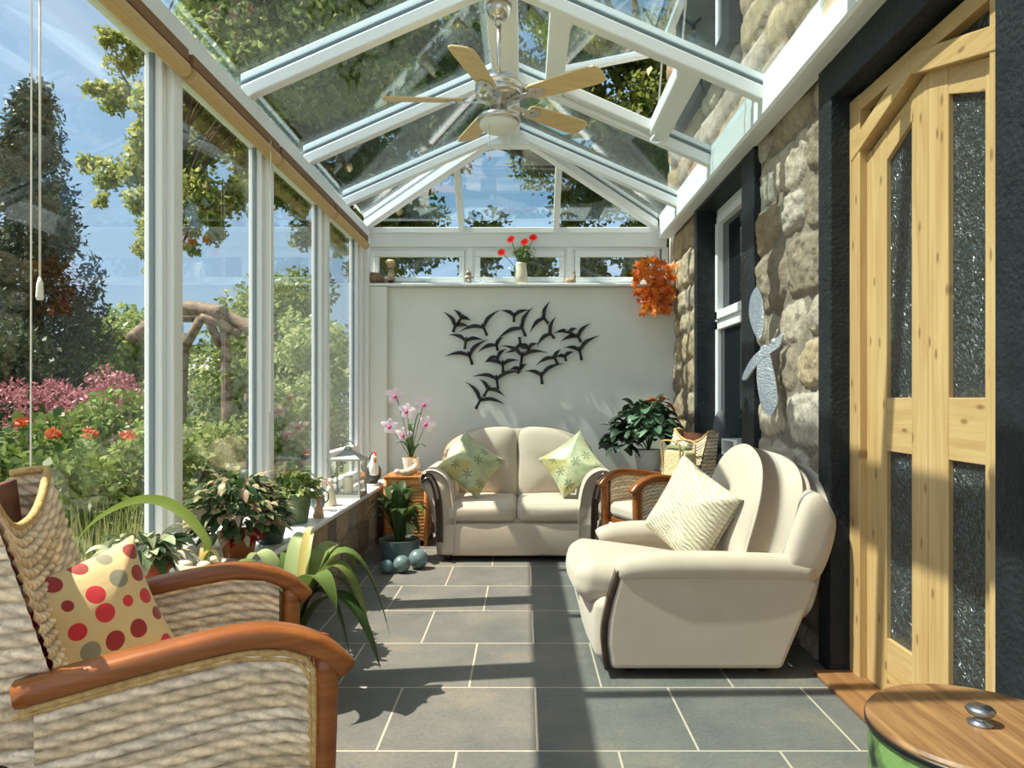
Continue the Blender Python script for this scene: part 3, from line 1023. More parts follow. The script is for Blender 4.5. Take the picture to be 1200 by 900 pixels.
# ---- blinds rolled up under the eaves
CANE = mat('cane_slats', srgb(206, 176, 126), srgb(186, 152, 102), rough=.7, scale=4, stretch=(60, 1, 60))
HEADR = mat('brown_headrail', srgb(132, 96, 52), srgb(112, 80, 42), rough=.6, scale=5, stretch=(40, 1, 40))
CORD = mat('white_cord', srgb(226, 222, 210), rough=.7)
BL = ['nearest the wicker armchair with the dotted cushion', 'second from the wicker armchair with the dotted cushion', 'third along, just before the corner bay', 'over the narrow corner bay']
for k in range(1, 5):
    a, b = BAYS[k] + .02, BAYS[k + 1] - .02
    if k == 1: a -= .4
    r = thing('rolled_blind', f'rolled cane blind under the eaves, {BL[k - 1]}', 'blind', (-1.50, (a + b) / 2, 2.72), group='rolled cane blinds under the eaves')
    h = (b - a) / 2
    MB().box(-.038, .012, -h, h, .072, .128).build('headrail', HEADR, r, bevel=.006)
    ro = MB()
    ro.tube([(-.010, -h + .01, .036), (-.010, h - .01, .036)], .036, 14)
    ro.build('slat_roll', CANE, r, smooth=False)
    if k == 1:
        y1 = 2.13 - (a + b) / 2; y2 = 2.165 - (a + b) / 2
        c = MB(); c.tube([(.02, y1, .08), (.018, y1, -.8), (.014, y1 + .004, -1.64)], .0028, 6); c.build('pull_cord', CORD, r)
        c2 = MB(); c2.tube([(.02, y2, .08), (.018, y2 + .004, -.5), (.012, y2 + .012, -1.06)], .0036, 6)
        c2.lathe([(.004, 0), (.009, -.02), (.011, -.06), (.009, -.07), (0, -.07)], (.012, y2 + .012, -1.05), 10)
        c2.build('pull_cord', CORD, r, smooth=True)
    if k == 2:
        y1 = h - .18
        c = MB(); c.tube([(.02, y1, .08), (.018, y1, -.8), (.016, y1, -1.5)], .0028, 6); c.build('pull_cord', CORD, r)


# ------------------------------------------------------------------ ceiling fan
fx, fy, fz = -.145, 4.10, 3.01
fan = thing('ceiling_fan', 'brushed nickel ceiling fan with five pale wooden blades hanging from the ridge', 'ceiling fan', (fx, fy, fz))
zt_ = ZR - .03 - fz
mb = MB(); mb.lathe([(.02, -.085), (.05, -.075), (.072, -.03), (.075, 0)], (0, 0, zt_), 28); mb.build('canopy', STEEL, fan, smooth=True)
mb = MB(); mb.tube([(0, 0, .12), (0, 0, zt_ - .07)], .013, 14); mb.lathe([(.013, zt_ - .12), (.024, zt_ - .11), (.024, zt_ - .08)], n=16); mb.build('downrod', STEEL, fan, smooth=True)
mb = MB(); mb.lathe([(.0, .165), (.05, .162), (.075, .15), (.115, .125), (.135, .10), (.138, .085), (.128, .075), (.128, .062), (.138, .055), (.134, .03), (.10, .012), (.055, .0), (.05, -.03), (.0, -.03)], n=36)
mb.build('motor_housing', STEEL, fan, smooth=True)
mb = MB(); mb.lathe([(.05, -.03), (.055, -.06), (.09, -.075), (.122, -.088), (.127, -.11), (.118, -.122), (.0, -.115)], n=36)
mb.build('light_fitter', STEEL, fan, smooth=True)
mb = MB(); mb.lathe([(.114, -.115), (.112, -.135), (.098, -.158), (.06, -.175), (.0, -.18)], n=32)
mb.build('light_bowl', mat('frosted_glass', srgb(226, 226, 218), rough=.35), fan, smooth=True)
for k in range(5):
    a = math.radians(180 + 72 * k + 3)
    R = Matrix.Rotation(a, 4, 'Z') @ Matrix.Translation((0, 0, .005)) @ Matrix.Rotation(math.radians(-14), 4, 'X')
    out = [(.21, -.045), (.235, -.058), (.40, -.066), (.58, -.073), (.645, -.068), (.665, -.045), (.668, 0), (.665, .045), (.645, .068), (.58, .073), (.40, .066), (.235, .058), (.21, .045)]
    m2 = MB(); m2.prism(out, -.005, .005, 'z', R); bl = m2.build('blade', BEECH, fan, bevel=.002)
    m3 = MB()
    m3.prism([(.10, -.016), (.20, -.018), (.235, -.045), (.28, -.038), (.31, 0), (.28, .038), (.235, .045), (.20, .018), (.10, .016)], -.012, -.006, 'z', R)
    m3.tube([R @ Vector((.245, .0, -.013)), R @ Vector((.245, 0, -.02))], .01, 8)
    m3.build('blade_bracket', STEEL, bl, bevel=.002)
for (x, y, l) in ((-.05, -.085, .22), (.06, -.07, .16)):
    c = MB(); c.tube([(x, y, -.10), (x, y, -.12 - l)], .0018, 6); c.lathe([(.0, 0), (.006, -.008), (.007, -.02), (0, -.028)], (x, y, -.12 - l), 10)
    c.build('pull_chain', STEEL, fan)


# ------------------------------------------------------------------ wicker armchairs with stained wood arms
TOPZ = (1.01, .92)


def wicker_chair(name, label, group, loc, rz, w=.36, sx=1.0, sz=1.0, res=.006, pitch=.028, near=-1):
    r = thing(name, label, 'armchair', loc, rz, group)
    S = lambda x, y, z: Vector((x * sx, y, z * sz))
    armz = [(-.34, .684), (-.15, .706), (.02, .724), (.16, .734), (.27, .722), (.36, .688), (.425, .640)]
    az = lambda x: float(np.interp(x, [p[0] for p in armz], [p[1] for p in armz]))
    for sg in (-1, 1):
        y = sg * (w + .005)
        m_ = MB()
        sweep_flat(m_, smoothpath([S(x, y, z - .025) for x, z in armz], 36), .070, .047)
        arm = m_.build('arm', STAIN, r, smooth=True, bevel=.0)
        # wicker side: height from floor rail to arm
        x0, x1 = -.30, .325

        def side(u, v, sg=sg):
            x = x0 + u / sx
            zb, zt2 = .10, az(x) - .044
            z = zb + (zt2 - zb) * v / (.66 * sz)
            return S(x, sg * (w + .012), z), Vector((0, sg, 0))
        rope_panel(None, side, (x1 - x0) * sx, .66 * sz, pitch, res, seed=3 + sg, name='side_panel', parent=r, flip=(sg > 0))
        def inner(u, v, sg=sg):
            x = x0 + u / sx
            zb, zt2 = .42, az(x) - .044
            z = zb + (zt2 - zb) * v / (.30 * sz)
            return S(x, sg * (w - .012), z), Vector((0, -sg, 0))
        rope_panel(None, inner, (x1 - x0) * sx, .30 * sz, pitch, res * 1.3, seed=13 + sg, name='inner_panel', parent=r, flip=(sg < 0))
        # pale rope edging round the panel
        e = MB()
        top = [S(x, y + sg * .012, az(x) - .055) for x in np.linspace(-.33, .31, 14)]
        rim = top + [S(.334, y + sg * .012, az(.33) - .076), S(.338, y + sg * .012, .5), S(.330, y + sg * .012, .1)]
        e.tube([p + Vector((0, sg * .003, 0)) for p in rim], .008, 8)
        e.tube([p + Vector((-.010, sg * .001, -.012)) for p in rim], .006, 8)
        e.build('rope_edging', ROPE_TRIM, r, smooth=True)
        # front post / leg in stained wood
        m_ = MB()
        sweep_flat(m_, smoothpath([S(.372, y, az(.36) - .045), S(.368, y, .52), S(.362, y, .36), S(.352, y, .18), S(.350, y, 0)], 20), .062, .052, taper=lambda t: 1 - .12 * t)
        m_.build('leg', STAIN, r, smooth=True)
        m_ = MB()
        sweep_flat(m_, [S(-.22, y * .90, .42), S(-.235, y * .90, 0)], .045, .045)
        m_.build('leg', STAIN, r)
    # backrest: leaning woven front with scooped top, brown lining behind
    zb, zc, zm = .40, TOPZ[0], TOPZ[1]
    bx = lambda z: -.02 - .37 * z
    bt = lambda y: zm + (zc - zm) * (abs(y) / (w * .93)) ** 2.4

    def front(u, v):
        y = -w * .95 + u
        z = zb + (bt(y) - zb) * v / (.68 * sz)
        curve = -.035 * (1 - (y / w) ** 2)
        return S(bx(z) + curve, y, z), Vector((.94, 0, .34))
    rope_panel(None, front, 2 * w * .95, .68 * sz, pitch, res, seed=9, name='backrest', parent=r, flip=True)
    xb = lambda z: float(np.interp(z, [0, .49, .56, 1.08], [-.29, -.30, -.43, -.505]))
    for sg in (-1, 1):
        def edge(u, v, sg=sg):
            z = .06 + (zc - .06) * v / (1.0 * sz)
            xf = bx(z) if z > .40 else bx(.40)
            return S(xb(z) + (xf - xb(z)) * u / .15, sg * w * .95, z), Vector((0, sg, 0))
        rope_panel(None, edge, .15, 1.0 * sz, pitch, res, seed=19 + sg, name='backrest_side', parent=r, flip=(sg > 0))
    lin = MB()
    ys = np.linspace(-w * .94, w * .94, 15)
    vs = []
    zz = [.06, .30, .50, .57, .80, zc - .015]
    for y in ys:
        c = -.02 * (1 - (y / w) ** 2)
        up = .012 if abs(y) > w * .9 else 0
        prof = [(xb(z) + c - .004, z) for z in zz] + [(xb(z) + c + .018, z) for z in zz[::-1]]
        for (x, z) in prof: vs.append(S(x, y, z + (up if z > 1 else 0)))
    fs = []
    k_ = len(zz) * 2
    for i in range(len(ys) - 1):
        for k in range(k_):
            fs.append((i * k_ + k, i * k_ + (k + 1) % k_, (i + 1) * k_ + (k + 1) % k_, (i + 1) * k_ + k))
    lin.add(vs, fs); lin.build('back_lining', BROWNL, r)
    e = MB()
    rim = [S(bx(bt(y)) - .035 * (1 - (y / w) ** 2) + .004, y, bt(y) + .004) for y in np.linspace(-w * .95, w * .95, 25)]
    for sg in (-1, 1):
        ext = [S(bx(zc) - .045, sg * w * .95, zc + .008), S(xb(zc), sg * w * .95, zc)]
        rim = (ext[::-1] + rim) if sg < 0 else (rim + ext)
    e.tube(rim, .011, 8)
    e.build('top_rope', ROPE_TRIM, r, smooth=True)
    # seat, pad, front apron
    s_ = MB(); s_.box(-.26 * sx, .33 * sx, -w + .03, w - .03, .34 * sz, .40 * sz); s_.build('seat', STAIN, r, bevel=.01)
    pad = MB(); pad.rbox(.60 * sx, 2 * w - .07, .10 * sz, .04, ((.055) * sx, 0, .455 * sz), (0, 0, .02)); pad.build('seat_pad', CREAM, r, smooth=True)
    def apron(u, v):
        return S(.335, -w + .03 + u, .12 + .24 * v / (.24 * sz)), Vector((1, 0, 0))
    rope_panel(None, apron, 2 * w - .06, .24 * sz, pitch, res * 1.4, seed=33, name='front_apron', parent=r, flip=True)
    return r


ROPE_TRIM = mat('pale_rope', srgb(206, 172, 112), srgb(176, 138, 84), rough=.7, scale=60, bump=.5, bscale=120)
wicker_chair('wicker_armchair', 'large wicker armchair holding the dotted cushion in the near corner by the glass', 'wicker armchairs with stained wood arms', (-.885, 1.82, 0), math.radians(25), w=.3225, sx=.845, sz=1.083, pitch=.031)
TOPZ = (1.0, .925)
wicker_chair('wicker_armchair', 'wicker armchair beside the sofa and behind the cream armchair, seen by its two wooden arms', 'wicker armchairs with stained wood arms', (.965, 5.20, 0), math.radians(202), w=.225, sx=.80, sz=1.045, res=.010)


# ------------------------------------------------------------------ cushions
def cushion(name, label, cat, m_, loc, rot, w, h, T, pinch=.10, group=None, wrinkle=.0, piping=None):
    o_ = []
    n = 15
    def sidept(t): return t
    for (ax, sg) in (('b', -1), ('r', 1), ('t', 1), ('l', -1)):
        for k in range(n):
            t = -1 + 2 * k / n
            b = 1 - pinch * (1 - t * t)
            if ax == 'b': o_.append((t * w / 2, -h / 2 * b))
            if ax == 'r': o_.append((w / 2 * b, t * h / 2))
            if ax == 't': o_.append((-t * w / 2, h / 2 * b))
            if ax == 'l': o_.append((-w / 2 * b, -t * h / 2))
    mb = MB()
    wr = (lambda x, z, t: wrinkle * (1 - t) * math.sin(x * 40 + 3 * math.sin(z * 17)) + wrinkle * .6 * t * (1 - t) * 4 * math.sin(z * 55 + x * 20)) if wrinkle else None
    mb.puffy(o_, T, K=12, edge=.008, p=2.0, wr=wr)
    o = mb.build(name, m_, None, smooth=True)
    o.location = loc
    o.rotation_euler = rot
    return tag(o, label, cat, group)


def orient(face, up_roll=0.0):
    """rotation taking local -Y to direction `face`, rolled about it"""
    f = Vector(face).normalized()
    q = (-f).to_track_quat('Y', 'Z')
    return (q.to_matrix().to_4x4() @ Matrix.Rotation(up_roll, 4, 'Y')).to_euler()


cushion('dotted_cushion', 'cream cushion with red and grey dots on the near wicker armchair', 'cushion', DOTS, (-1.085, 1.765, .730), orient((.80, -.50, .33), math.radians(-13)), .375, .34, .15)


# ------------------------------------------------------------------ cream suite
def band(pts2d, y, wdt, thick, mb):
    """flat trim band following a 2D outline (x,z) at depth y (front face), lying against it"""
    sweep_flat(mb, [Vector((p[0], y, p[1])) for p in pts2d], thick, wdt, lateral=(0, 1, 0))


sofa = thing('sofa', 'cream two-seat sofa with scrolled arms against the back wall', 'sofa', (-.057, 5.62, 0))
# local: front faces -Y at y=0, x centred
W2 = .755
mb = MB(); mb.rbox(1.22, .86, .30, .035, (0, .45, .20)); mb.build('base', CREAM, sofa, smooth=True)
fr = MB(); fr.rbox(1.20, .05, .255, .022, (0, .0, .175), bulge=(0, .012, 0)); fr.build('front_panel', CREAM, sofa, smooth=True)
def armprofile(sg):
    a = [(.625, .05), (.652, .30), (.675, .44), (.715, .54), (.752, .60), (.768, .655), (.748, .708), (.695, .732), (.63, .722), (.565, .675), (.525, .60), (.500, .48), (.49, .30), (.49, .05)]
    return [(sg * x, z) for x, z in a]
for sg in (-1, 1):
    pr = armprofile(sg)
    pts = poly_smooth(pr[1:-1], 60)
    outl = [pr[0]] + pts[: -5] + [pr[-1]]
    arm = MB()
    n = len(outl)
    cxx = sum(p[0] for p in outl) / n; czz = sum(p[1] for p in outl) / n
    rings = [(-.02, .90), (-.035, .955), (-.022, .985), (.0, 1.0), (.40, 1.0), (.80, .99), (.86, .95)]
    vs = []
    for (y, k) in rings:
        for (x, z) in outl:
            vs.append((cxx + (x - cxx) * k, y, czz + (z - czz) * k if z > .06 else z))
    fs = [tuple(range(n)) if sg > 0 else tuple(range(n - 1, -1, -1))]
    for i in range(len(rings) - 1):
        for k in range(n):
            fs.append((i * n + k, (i + 1) * n + k, (i + 1) * n + (k + 1) % n, i * n + (k + 1) % n))
    fs.append(tuple((len(rings) - 1) * n + k for k in range(n)))
    arm.add(vs, fs); a_ = arm.build('arm', CREAM, sofa, smooth=True)
    tr = MB()
    c1 = smoothpath([(sg * x, 0, z) for x, z in ((.752, .655), (.738, .690), (.705, .704), (.672, .690), (.640, .640), (.612, .56), (.598, .46), (.592, .34), (.590, .16))], 40)
    sweep_flat(tr, [Vector((p.x, -.040, p.z)) for p in c1], .018, .017)
    c2 = smoothpath([(sg * x, 0, z) for x, z in ((.742, .628), (.726, .655), (.702, .662), (.676, .63), (.652, .56), (.636, .46), (.628, .34), (.622, .16))], 36)
    sweep_flat(tr, [Vector((p.x, -.040, p.z)) for p in c2], .022, .017)
    tr.box(*sorted((sg * .590, sg * .628)), -.047, -.030, .165, .50)
    tr.build('arm_trim', DARKW, a_, smooth=False)
    s2 = MB(); s2.rbox(.588, .70, .155, .055, (sg * .297 * .99, .33, .385), bulge=(0, .02, .022)); s2.build('seat_cushion', CREAM, sofa, smooth=True)
    # back cushion with camel top
    o_ = [(.004, .43), (.004, .80), (.012, .985), (.07, 1.045), (.20, 1.050), (.33, 1.03), (.45, .97), (.56, .90), (.615, .82), (.62, .70), (.60, .55), (.58, .44), (.45, .42), (.2, .42)]
    if sg < 0: o_ = [(-x, z) for x, z in o_][::-1]
    b_ = MB(); b_.puffy(poly_smooth(o_, 56), .24, K=9, edge=.05, p=3.0, wr=lambda x, z, t: .006 * math.sin(z * 31 + 5 * x) * (1 - t))
    bo = b_.build('back_cushion', CREAM, sofa, smooth=True); bo.location = (0, .60, 0); bo.rotation_euler = (math.radians(-9), 0, 0)
    bo.location.y = .53
    for yy in (.06, .82):
        f_ = MB(); f_.lathe([(.022, 0), (.028, .02), (.028, .05)], (sg * .55, yy, 0), 12); f_.build('foot', DARKW, sofa)
o_ = [(-.66, .30), (-.70, .62), (-.66, .86), (-.50, .98), (-.28, 1.035), (0, 1.03), (.28, 1.035), (.50, .98), (.66, .86), (.70, .62), (.66, .30), (.3, .28), (-.3, .28)]
b_ = MB(); b_.puffy(poly_smooth(o_, 78), .20, K=6, edge=.13, p=4)
bo = b_.build('back_frame', CREAM, sofa, smooth=True); bo.location = (0, .74, 0); bo.rotation_euler = (math.radians(-9), 0, 0)

cushion('leaf_print_cushion', 'sage leaf-print cushion at the left arm of the sofa', 'cushion', LPRINT, (-.44, 5.885, .745), orient((.25, -.86, .42), math.radians(40)), .43, .43, .17, group='leaf print cushions on the sofa')
cushion('leaf_print_cushion', 'sage leaf-print cushion leaning at the right arm of the sofa', 'cushion', LPRINT, (.40, 5.885, .745), orient((-.28, -.86, .42), math.radians(52)), .43, .43, .17, group='leaf print cushions on the sofa')

ac = thing('cream_armchair', 'cream upholstered armchair with dark wood arm trim facing the windows', 'armchair', (.86, 3.73, 0), -PI / 2)
# local: front -Y, near side +X
mb = MB(); mb.rbox(.84, .74, .20, .04, (0, -.07, .15)); mb.build('base', CREAM, ac, smooth=True)
fr = MB(); fr.rbox(.80, .10, .30, .05, (0, -.47, .20), bulge=(0, .045, 0)); fr.build('front_panel', CREAM, ac, smooth=True)
sc = MB(); sc.rbox(.70, .74, .19, .075, (0, 0, 0), bulge=(0, .035, .02), M=Matrix.Translation((0, -.235, .365)) @ Matrix.Rotation(math.radians(-8), 4, 'X')); sc.build('seat_cushion', CREAM, ac, smooth=True)
for sg in (-1, 1):
    # side panel outline in (y,z)
    so = [(-.455, .045), (-.475, .16), (-.470, .26), (-.452, .36), (-.430, .44), (-.415, .50), (.42, .50), (.50, .44), (.335, .045)]
    pm = MB()
    pm.prism([(y, z) for y, z in so], *sorted((sg * .37, sg * .462)), 'x')
    sp = pm.build('side_panel', CREAM, ac, bevel=.022, seg=4)
    am = MB()
    path = smoothpath([(sg * .408, -.425, .475), (sg * .410, -.36, .497), (sg * .412, -.24, .510), (sg * .412, -.05, .512), (sg * .410, .18, .508), (sg * .405, .36, .50), (sg * .40, .48, .485)], 22)
    rs_ = [.052] + [.060 + .010 * min(1, i / 5) for i in range(len(path) - 1)]
    am.tube(path, rs_, 20)
    am.build('arm_roll', CREAM, ac, smooth=True)
    tr = MB()
    tp = smoothpath([(sg * .418, -.418, .50), (sg * .418, -.440, .42), (sg * .418, -.470, .32), (sg * .418, -.490, .20), (sg * .418, -.476, .045)], 24)
    sweep_flat(tr, tp, .088, .024, lateral=(1, 0, 0))
    tr.build('arm_trim', DARKW, ac, smooth=True)
    wg = MB()
    wo = [(.31, .43), (.35, .56), (.405, .73), (.455, .84), (.52, .855), (.578, .785), (.600, .70), (.56, .54), (.495, .43), (.40, .405)]
    wg.puffy(poly_smooth(wo, 60), .20, K=8, edge=.08, p=4.5, M=Matrix.Translation((sg * .368, 0, 0)) @ Matrix.Rotation(PI / 2, 4, 'Z'))
    wg.build('back_wing', CREAM, ac, smooth=True)
o_ = [(-.42, .30), (-.43, .60), (-.40, .80), (-.27, .93), (0, .985), (.27, .93), (.40, .80), (.43, .60), (.42, .30), (0, .28)]
b_ = MB(); b_.puffy(poly_smooth(o_, 60), .18, K=6, edge=.10, p=4)
bo = b_.build('back_frame', CREAM, ac, smooth=True); bo.location = (0, .33, 0); bo.rotation_euler = (math.radians(-15), 0, 0)
o_ = [(-.36, .48), (-.41, .62), (-.40, .84), (-.28, .995), (0, 1.06), (.28, .995), (.40, .84), (.41, .62), (.36, .48), (0, .46)]
b_ = MB(); b_.puffy(poly_smooth(o_, 60), .31, K=10, edge=.20, p=3.0)
bo = b_.build('back_cushion', CREAM, ac, smooth=True); bo.location = (0, .13, 0); bo.rotation_euler = (math.radians(-15), 0, 0)
pi_ = MB(); n_ = 60
pts = poly_smooth(o_, 60)
mxx = sum(p[0] for p in pts) / len(pts); mzz = sum(p[1] for p in pts) / len(pts)
pi_.tube([(mxx + (p[0] - mxx) * 1.004, -.100, mzz + (p[1] - mzz) * 1.004) for p in pts], .006, 6, closed=True)
pi_.build('piping', CREAM, bo, smooth=True)
for sx_ in (-.34, .34):
    for yy in (-.36, .28):
        f_ = MB(); f_.lathe([(.024, 0), (.030, .02), (.030, .06)], (sx_, yy, 0), 12); f_.build('foot', DARKW, ac)

cushion('crinkled_cushion', 'cream crinkled cushion standing on the cream armchair seat', 'cushion', PLEAT, (.86, 3.64, .705), orient((-.80, -.55, .30), math.radians(24)), .46, .44, .22, pinch=.05, wrinkle=.006)

# ------------------------------------------------------------------ woven bag on the far chair
bag = thing('woven_bag', 'cream woven handbag with thin cane handles on the far wicker armchair', 'bag', (1.13, 5.16, .562), math.radians(200))
def bagface(u, v): return Vector((.085 - .02 * v / .3, -.15 + u, v)), Vector((1, 0, 0))
sh = MB(); sh.rbox(.16, .30, .36, .03, (0, 0, .18), warp=lambda p: (p.x * (1 - .35 * (p.z + .18) / .36), p.y, p.z)); sh.build('body', mat('woven_straw', srgb(222, 206, 160), srgb(192, 170, 122), rough=.8, scale=60, bump=.9, bscale=130), bag, smooth=True)
mo = MB(); mo.rbox(.075, .24, .05, .02, (0, 0, .365)); mo.build('lining', mat('olive_lining', srgb(126, 130, 82), rough=.8), bag, smooth=True)
for sx_ in (-.045, .06):
    h = MB(); h.tube(smoothpath([(sx_, -.10, .14), (sx_ * 1.2, -.125, .36), (sx_ * 1.3, -.09, .42), (sx_ * 1.3, .09, .42), (sx_ * 1.2, .125, .36), (sx_, .10, .14)], 30), .007, 8); h.build('handle', ROPE_TRIM, bag, smooth=True)

# ------------------------------------------------------------------ lidded tub at the door
tub = thing('lidded_tub', 'round green painted tub with a wooden lid in front of the pine door', 'tub', (1.160, 1.80, 0), 0, None, .965)
TUBM = mat('worn_green_paint', srgb(106, 134, 74), srgb(30, 38, 32), rough=.42, scale=5, detail=8, contrast=(.42, .56), bump=.2, bscale=40)
mb = MB(); mb.lathe([(.235, 0), (.262, .02), (.268, .20), (.266, .44), (.258, .455), (.0, .455)], n=64); mb.build('body', TUBM, tub, smooth=True)
mb = MB(); mb.lathe([(.268, .06), (.273, .066), (.273, .085), (.268, .09)], n=64); mb.build('hoop', mat('black_iron', srgb(30, 30, 30), rough=.35, metal=.8), tub, smooth=True)
LIDM = wood_mat('lid_wood', srgb(158, 116, 74), srgb(112, 76, 46), 1, .4, scale=12)
mb = MB(); mb.lathe([(.0, .455), (.268, .455), (.274, .462), (.274, .478), (.268, .486), (.0, .488)], n=72); lid = mb.build('lid', LIDM, tub, smooth=False)
mb = MB(); mb.lathe([(.274, .458), (.2765, .458), (.2765, .472), (.274, .472)], n=72); mb.build('lid_rim', mat('dark_rim', srgb(44, 40, 36), rough=.35, metal=.5), lid, smooth=True)
mb = MB(); mb.lathe([(.030, .487), (.032, .493), (.014, .499), (.013, .508), (.030, .515), (.036, .526), (.028, .534), (.0, .537)], n=24); mb.build('knob', mat('pewter', (.36, .36, .36, 1), rough=.35, metal=1), lid, smooth=True)

# ------------------------------------------------------------------ wicker side table in the back corner
tb = thing('wicker_side_table', 'honey coloured woven side table in the corner carrying the orchid', 'side table', (-1.035, 6.38, 0))
HW = .175
for (nm, fn, fl_) in (('front_panel', lambda u, v: (Vector((-HW + u, -HW, .05 + v)), Vector((0, -1, 0))), True), ('side_panel', lambda u, v: (Vector((HW, -HW + u, .05 + v)), Vector((1, 0, 0))), True), ('side_panel', lambda u, v: (Vector((-HW, -HW + u, .05 + v)), Vector((-1, 0, 0))), False), ('back_panel', lambda u, v: (Vector((-HW + u, HW, .05 + v)), Vector((0, 1, 0))), False)):
    rope_panel(None, fn, 2 * HW, .54, .030, .012, .008, seed=4, tint=1.0, name=nm, parent=tb, flip=fl_)
HON = wood_mat('honey_cane', srgb(190, 128, 64), srgb(160, 100, 46), 2, .5)
for ch in tb.children: ch.data.materials[0] = mat('honey_weave', srgb(206, 152, 86), srgb(160, 104, 50), rough=.6, scale=9, stretch=(1, 1, 8))
mb = MB(); mb.box(-HW - .02, HW + .02, -HW - .02, HW + .02, .59, .615); mb.build('top', HON, tb, bevel=.008)
for sx_ in (-1, 1):
    for sy in (-1, 1):
        mb = MB(); mb.tube([(sx_ * HW, sy * HW, 0), (sx_ * (HW + .004), sy * (HW + .004), .30), (sx_ * HW, sy * HW, .59)], .018, 10); mb.build('leg', HON, tb, smooth=True)


# ------------------------------------------------------------------ plants
RND = random.Random(7)


def arc_leaf(mb, base, az, reach, rise, drop, width, n=12, tip=.02, fold=.12, lean=0.0):
    """strap leaf from base: rises, arches over, droops"""
    ca, sa = math.cos(az), math.sin(az)
    pts, ws = [], []
    for i in range(n + 1):
        t = i / n
        d = reach * (t ** 1.15)
        z = rise * math.sin(min(1, t * 1.0) * PI * .62) / math.sin(PI * .62) if drop == 0 else rise * (2.2 * t - 1.2 * t * t) - drop * t ** 3
        pts.append((base[0] + ca * d - sa * lean * t * t, base[1] + sa * d + ca * lean * t * t, base[2] + z))
        ws.append(max(tip * (1 - t) + .002, width * (math.sin(PI * min(1, .12 + t * .88)) ** .7)))
    mb.strip(pts, ws, side=(-sa, ca, 0), fold=fold)
    return pts[-1]


def pot(name, m_, parent, r0, r1, h, z0=0, rim=.0, n=32, soil=True):
    mb = MB()
    pr = [(r0 * .96, z0), (r0, z0 + .004)]
    if rim:
        pr += [(r1 - rim * .4, z0 + h - rim * 2.6), (r1 + rim * .6, z0 + h - rim * 2.5), (r1 + rim * .7, z0 + h)]
    else:
        pr += [((r0 + r1) / 2 * 1.01, z0 + h * .5), (r1, z0 + h)]
    e = pr[-1][0]
    pr += [(e - .012, z0 + h), (e - .018, z0 + h - .025), (0, z0 + h - .025)]
    mb.lathe(pr, n=n)
    o = mb.build(name, m_, parent, smooth=False)
    for p in o.data.polygons: p.use_smooth = True
    o.modifiers.new('split', 'EDGE_SPLIT').split_angle = math.radians(40)
    if soil:
        s = MB(); s.lathe([(0, z0 + h - .016), (e - .02, z0 + h - .019)], n=n); s.build('soil', SOIL, o)
    return o


def bush_leaves(mb, c, R, n, L, W, seed, flat=.5, up=.3, zmin=None, round_=False):
    """broad leaves facing outward on a dome"""
    r = random.Random(seed)
    for _ in range(n):
        th = r.uniform(0, 2 * PI); ph = math.acos(r.uniform(-.25, 1))
        q = r.uniform(.55, 1.0)
        d = Vector((math.sin(ph) * math.cos(th), math.sin(ph) * math.sin(th), math.cos(ph)))
        p = Vector(c) + Vector((d.x * R[0], d.y * R[1], d.z * R[2])) * q
        if zmin is not None and p.z < zmin: continue
        out = Vector((d.x, d.y, r.uniform(-.7, .35))).normalized()
        l = L * r.uniform(.65, 1.2); w = W * r.uniform(.75, 1.15)
        k = 5 if not round_ else 6
        pts, ws = [], []
        for i in range(k + 1):
            t = i / k
            pts.append(p + out * l * t + Vector((0, 0, up * l * (t - t * t) * 1.6 - .18 * l * t * t)))
            ws.append(max(.002, w * (math.sin(PI * (.10 + .88 * t)) ** (.55 if round_ else .8))))
        sd = out.cross(Vector((0, 0, 1)))
        if sd.length < .1: sd = Vector((1, 0, 0))
        sd = (sd.normalized() + Vector((0, 0, r.uniform(-.5, .5)))).normalized()
        mb.strip(pts, ws, side=sd, fold=.10)
    return mb


def stems(name, parent, base, tops, r=.004, m_=None):
    mb = MB()
    for t in tops:
        mid = (Vector(base) * .5 + Vector(t) * .5) + Vector((RND.uniform(-.02, .02), RND.uniform(-.02, .02), .03))
        mb.tube(smoothpath([base, mid, t], 8), r, 6)
    return mb.build(name, m_ or STEM, parent, smooth=True)


def dome_tops(c, R, n, seed):
    r = random.Random(seed); o = []
    for _ in range(n):
        a = r.uniform(0, 2 * PI); q = r.uniform(.2, .8)
        o.append((c[0] + R[0] * q * math.cos(a), c[1] + R[1] * q * math.sin(a), c[2] + R[2] * r.uniform(.1, .7)))
    return o


SZ = .522   # top of the sill
# (a) big strap-leaved plant on the floor behind the near chair
p = thing('strap_leaf_plant', 'big floor plant with long striped strap leaves behind the near wicker armchair', 'potted plant', (-.985, 3.03, 0))
pot('pot', TERRA, p, .12, .155, .25, rim=.014)
STRIPE = leafm('strap_leaf', (84, 108, 50), (132, 142, 78), trans=.25, rough=.35)
YELL = leafm('straw_leaf', (176, 160, 92), (206, 190, 120), trans=.3)
for (az, reach, rise, drop, wd, m_) in ((-6, .32, .50, .48, .11, STRIPE), (14, .40, .56, .56, .12, L_MID), (-34, .30, .42, .22, .12, L_MID), (52, .34, .50, .26, .12, STRIPE), (112, .26, .44, .16, .11, L_MID),
                                       (160, .24, .46, .16, .10, L_PALE), (205, .26, .44, .14, .11, STRIPE), (-72, .26, .38, .24, .11, L_DARK), (-18, .40, .34, .40, .10, L_DARK), (75, .12, .50, .02, .04, YELL),
                                       (5, .24, .36, .44, .10, L_DARK), (86, .24, .50, .10, .11, L_PALE), (30, .30, .40, .34, .11, STRIPE)):
    mb = MB(); arc_leaf(mb, (.02 * math.cos(az), .02 * math.sin(az), .24), math.radians(az), reach, rise, drop, wd, n=16, fold=.14)
    mb.build('leaf', m_, p, smooth=True)

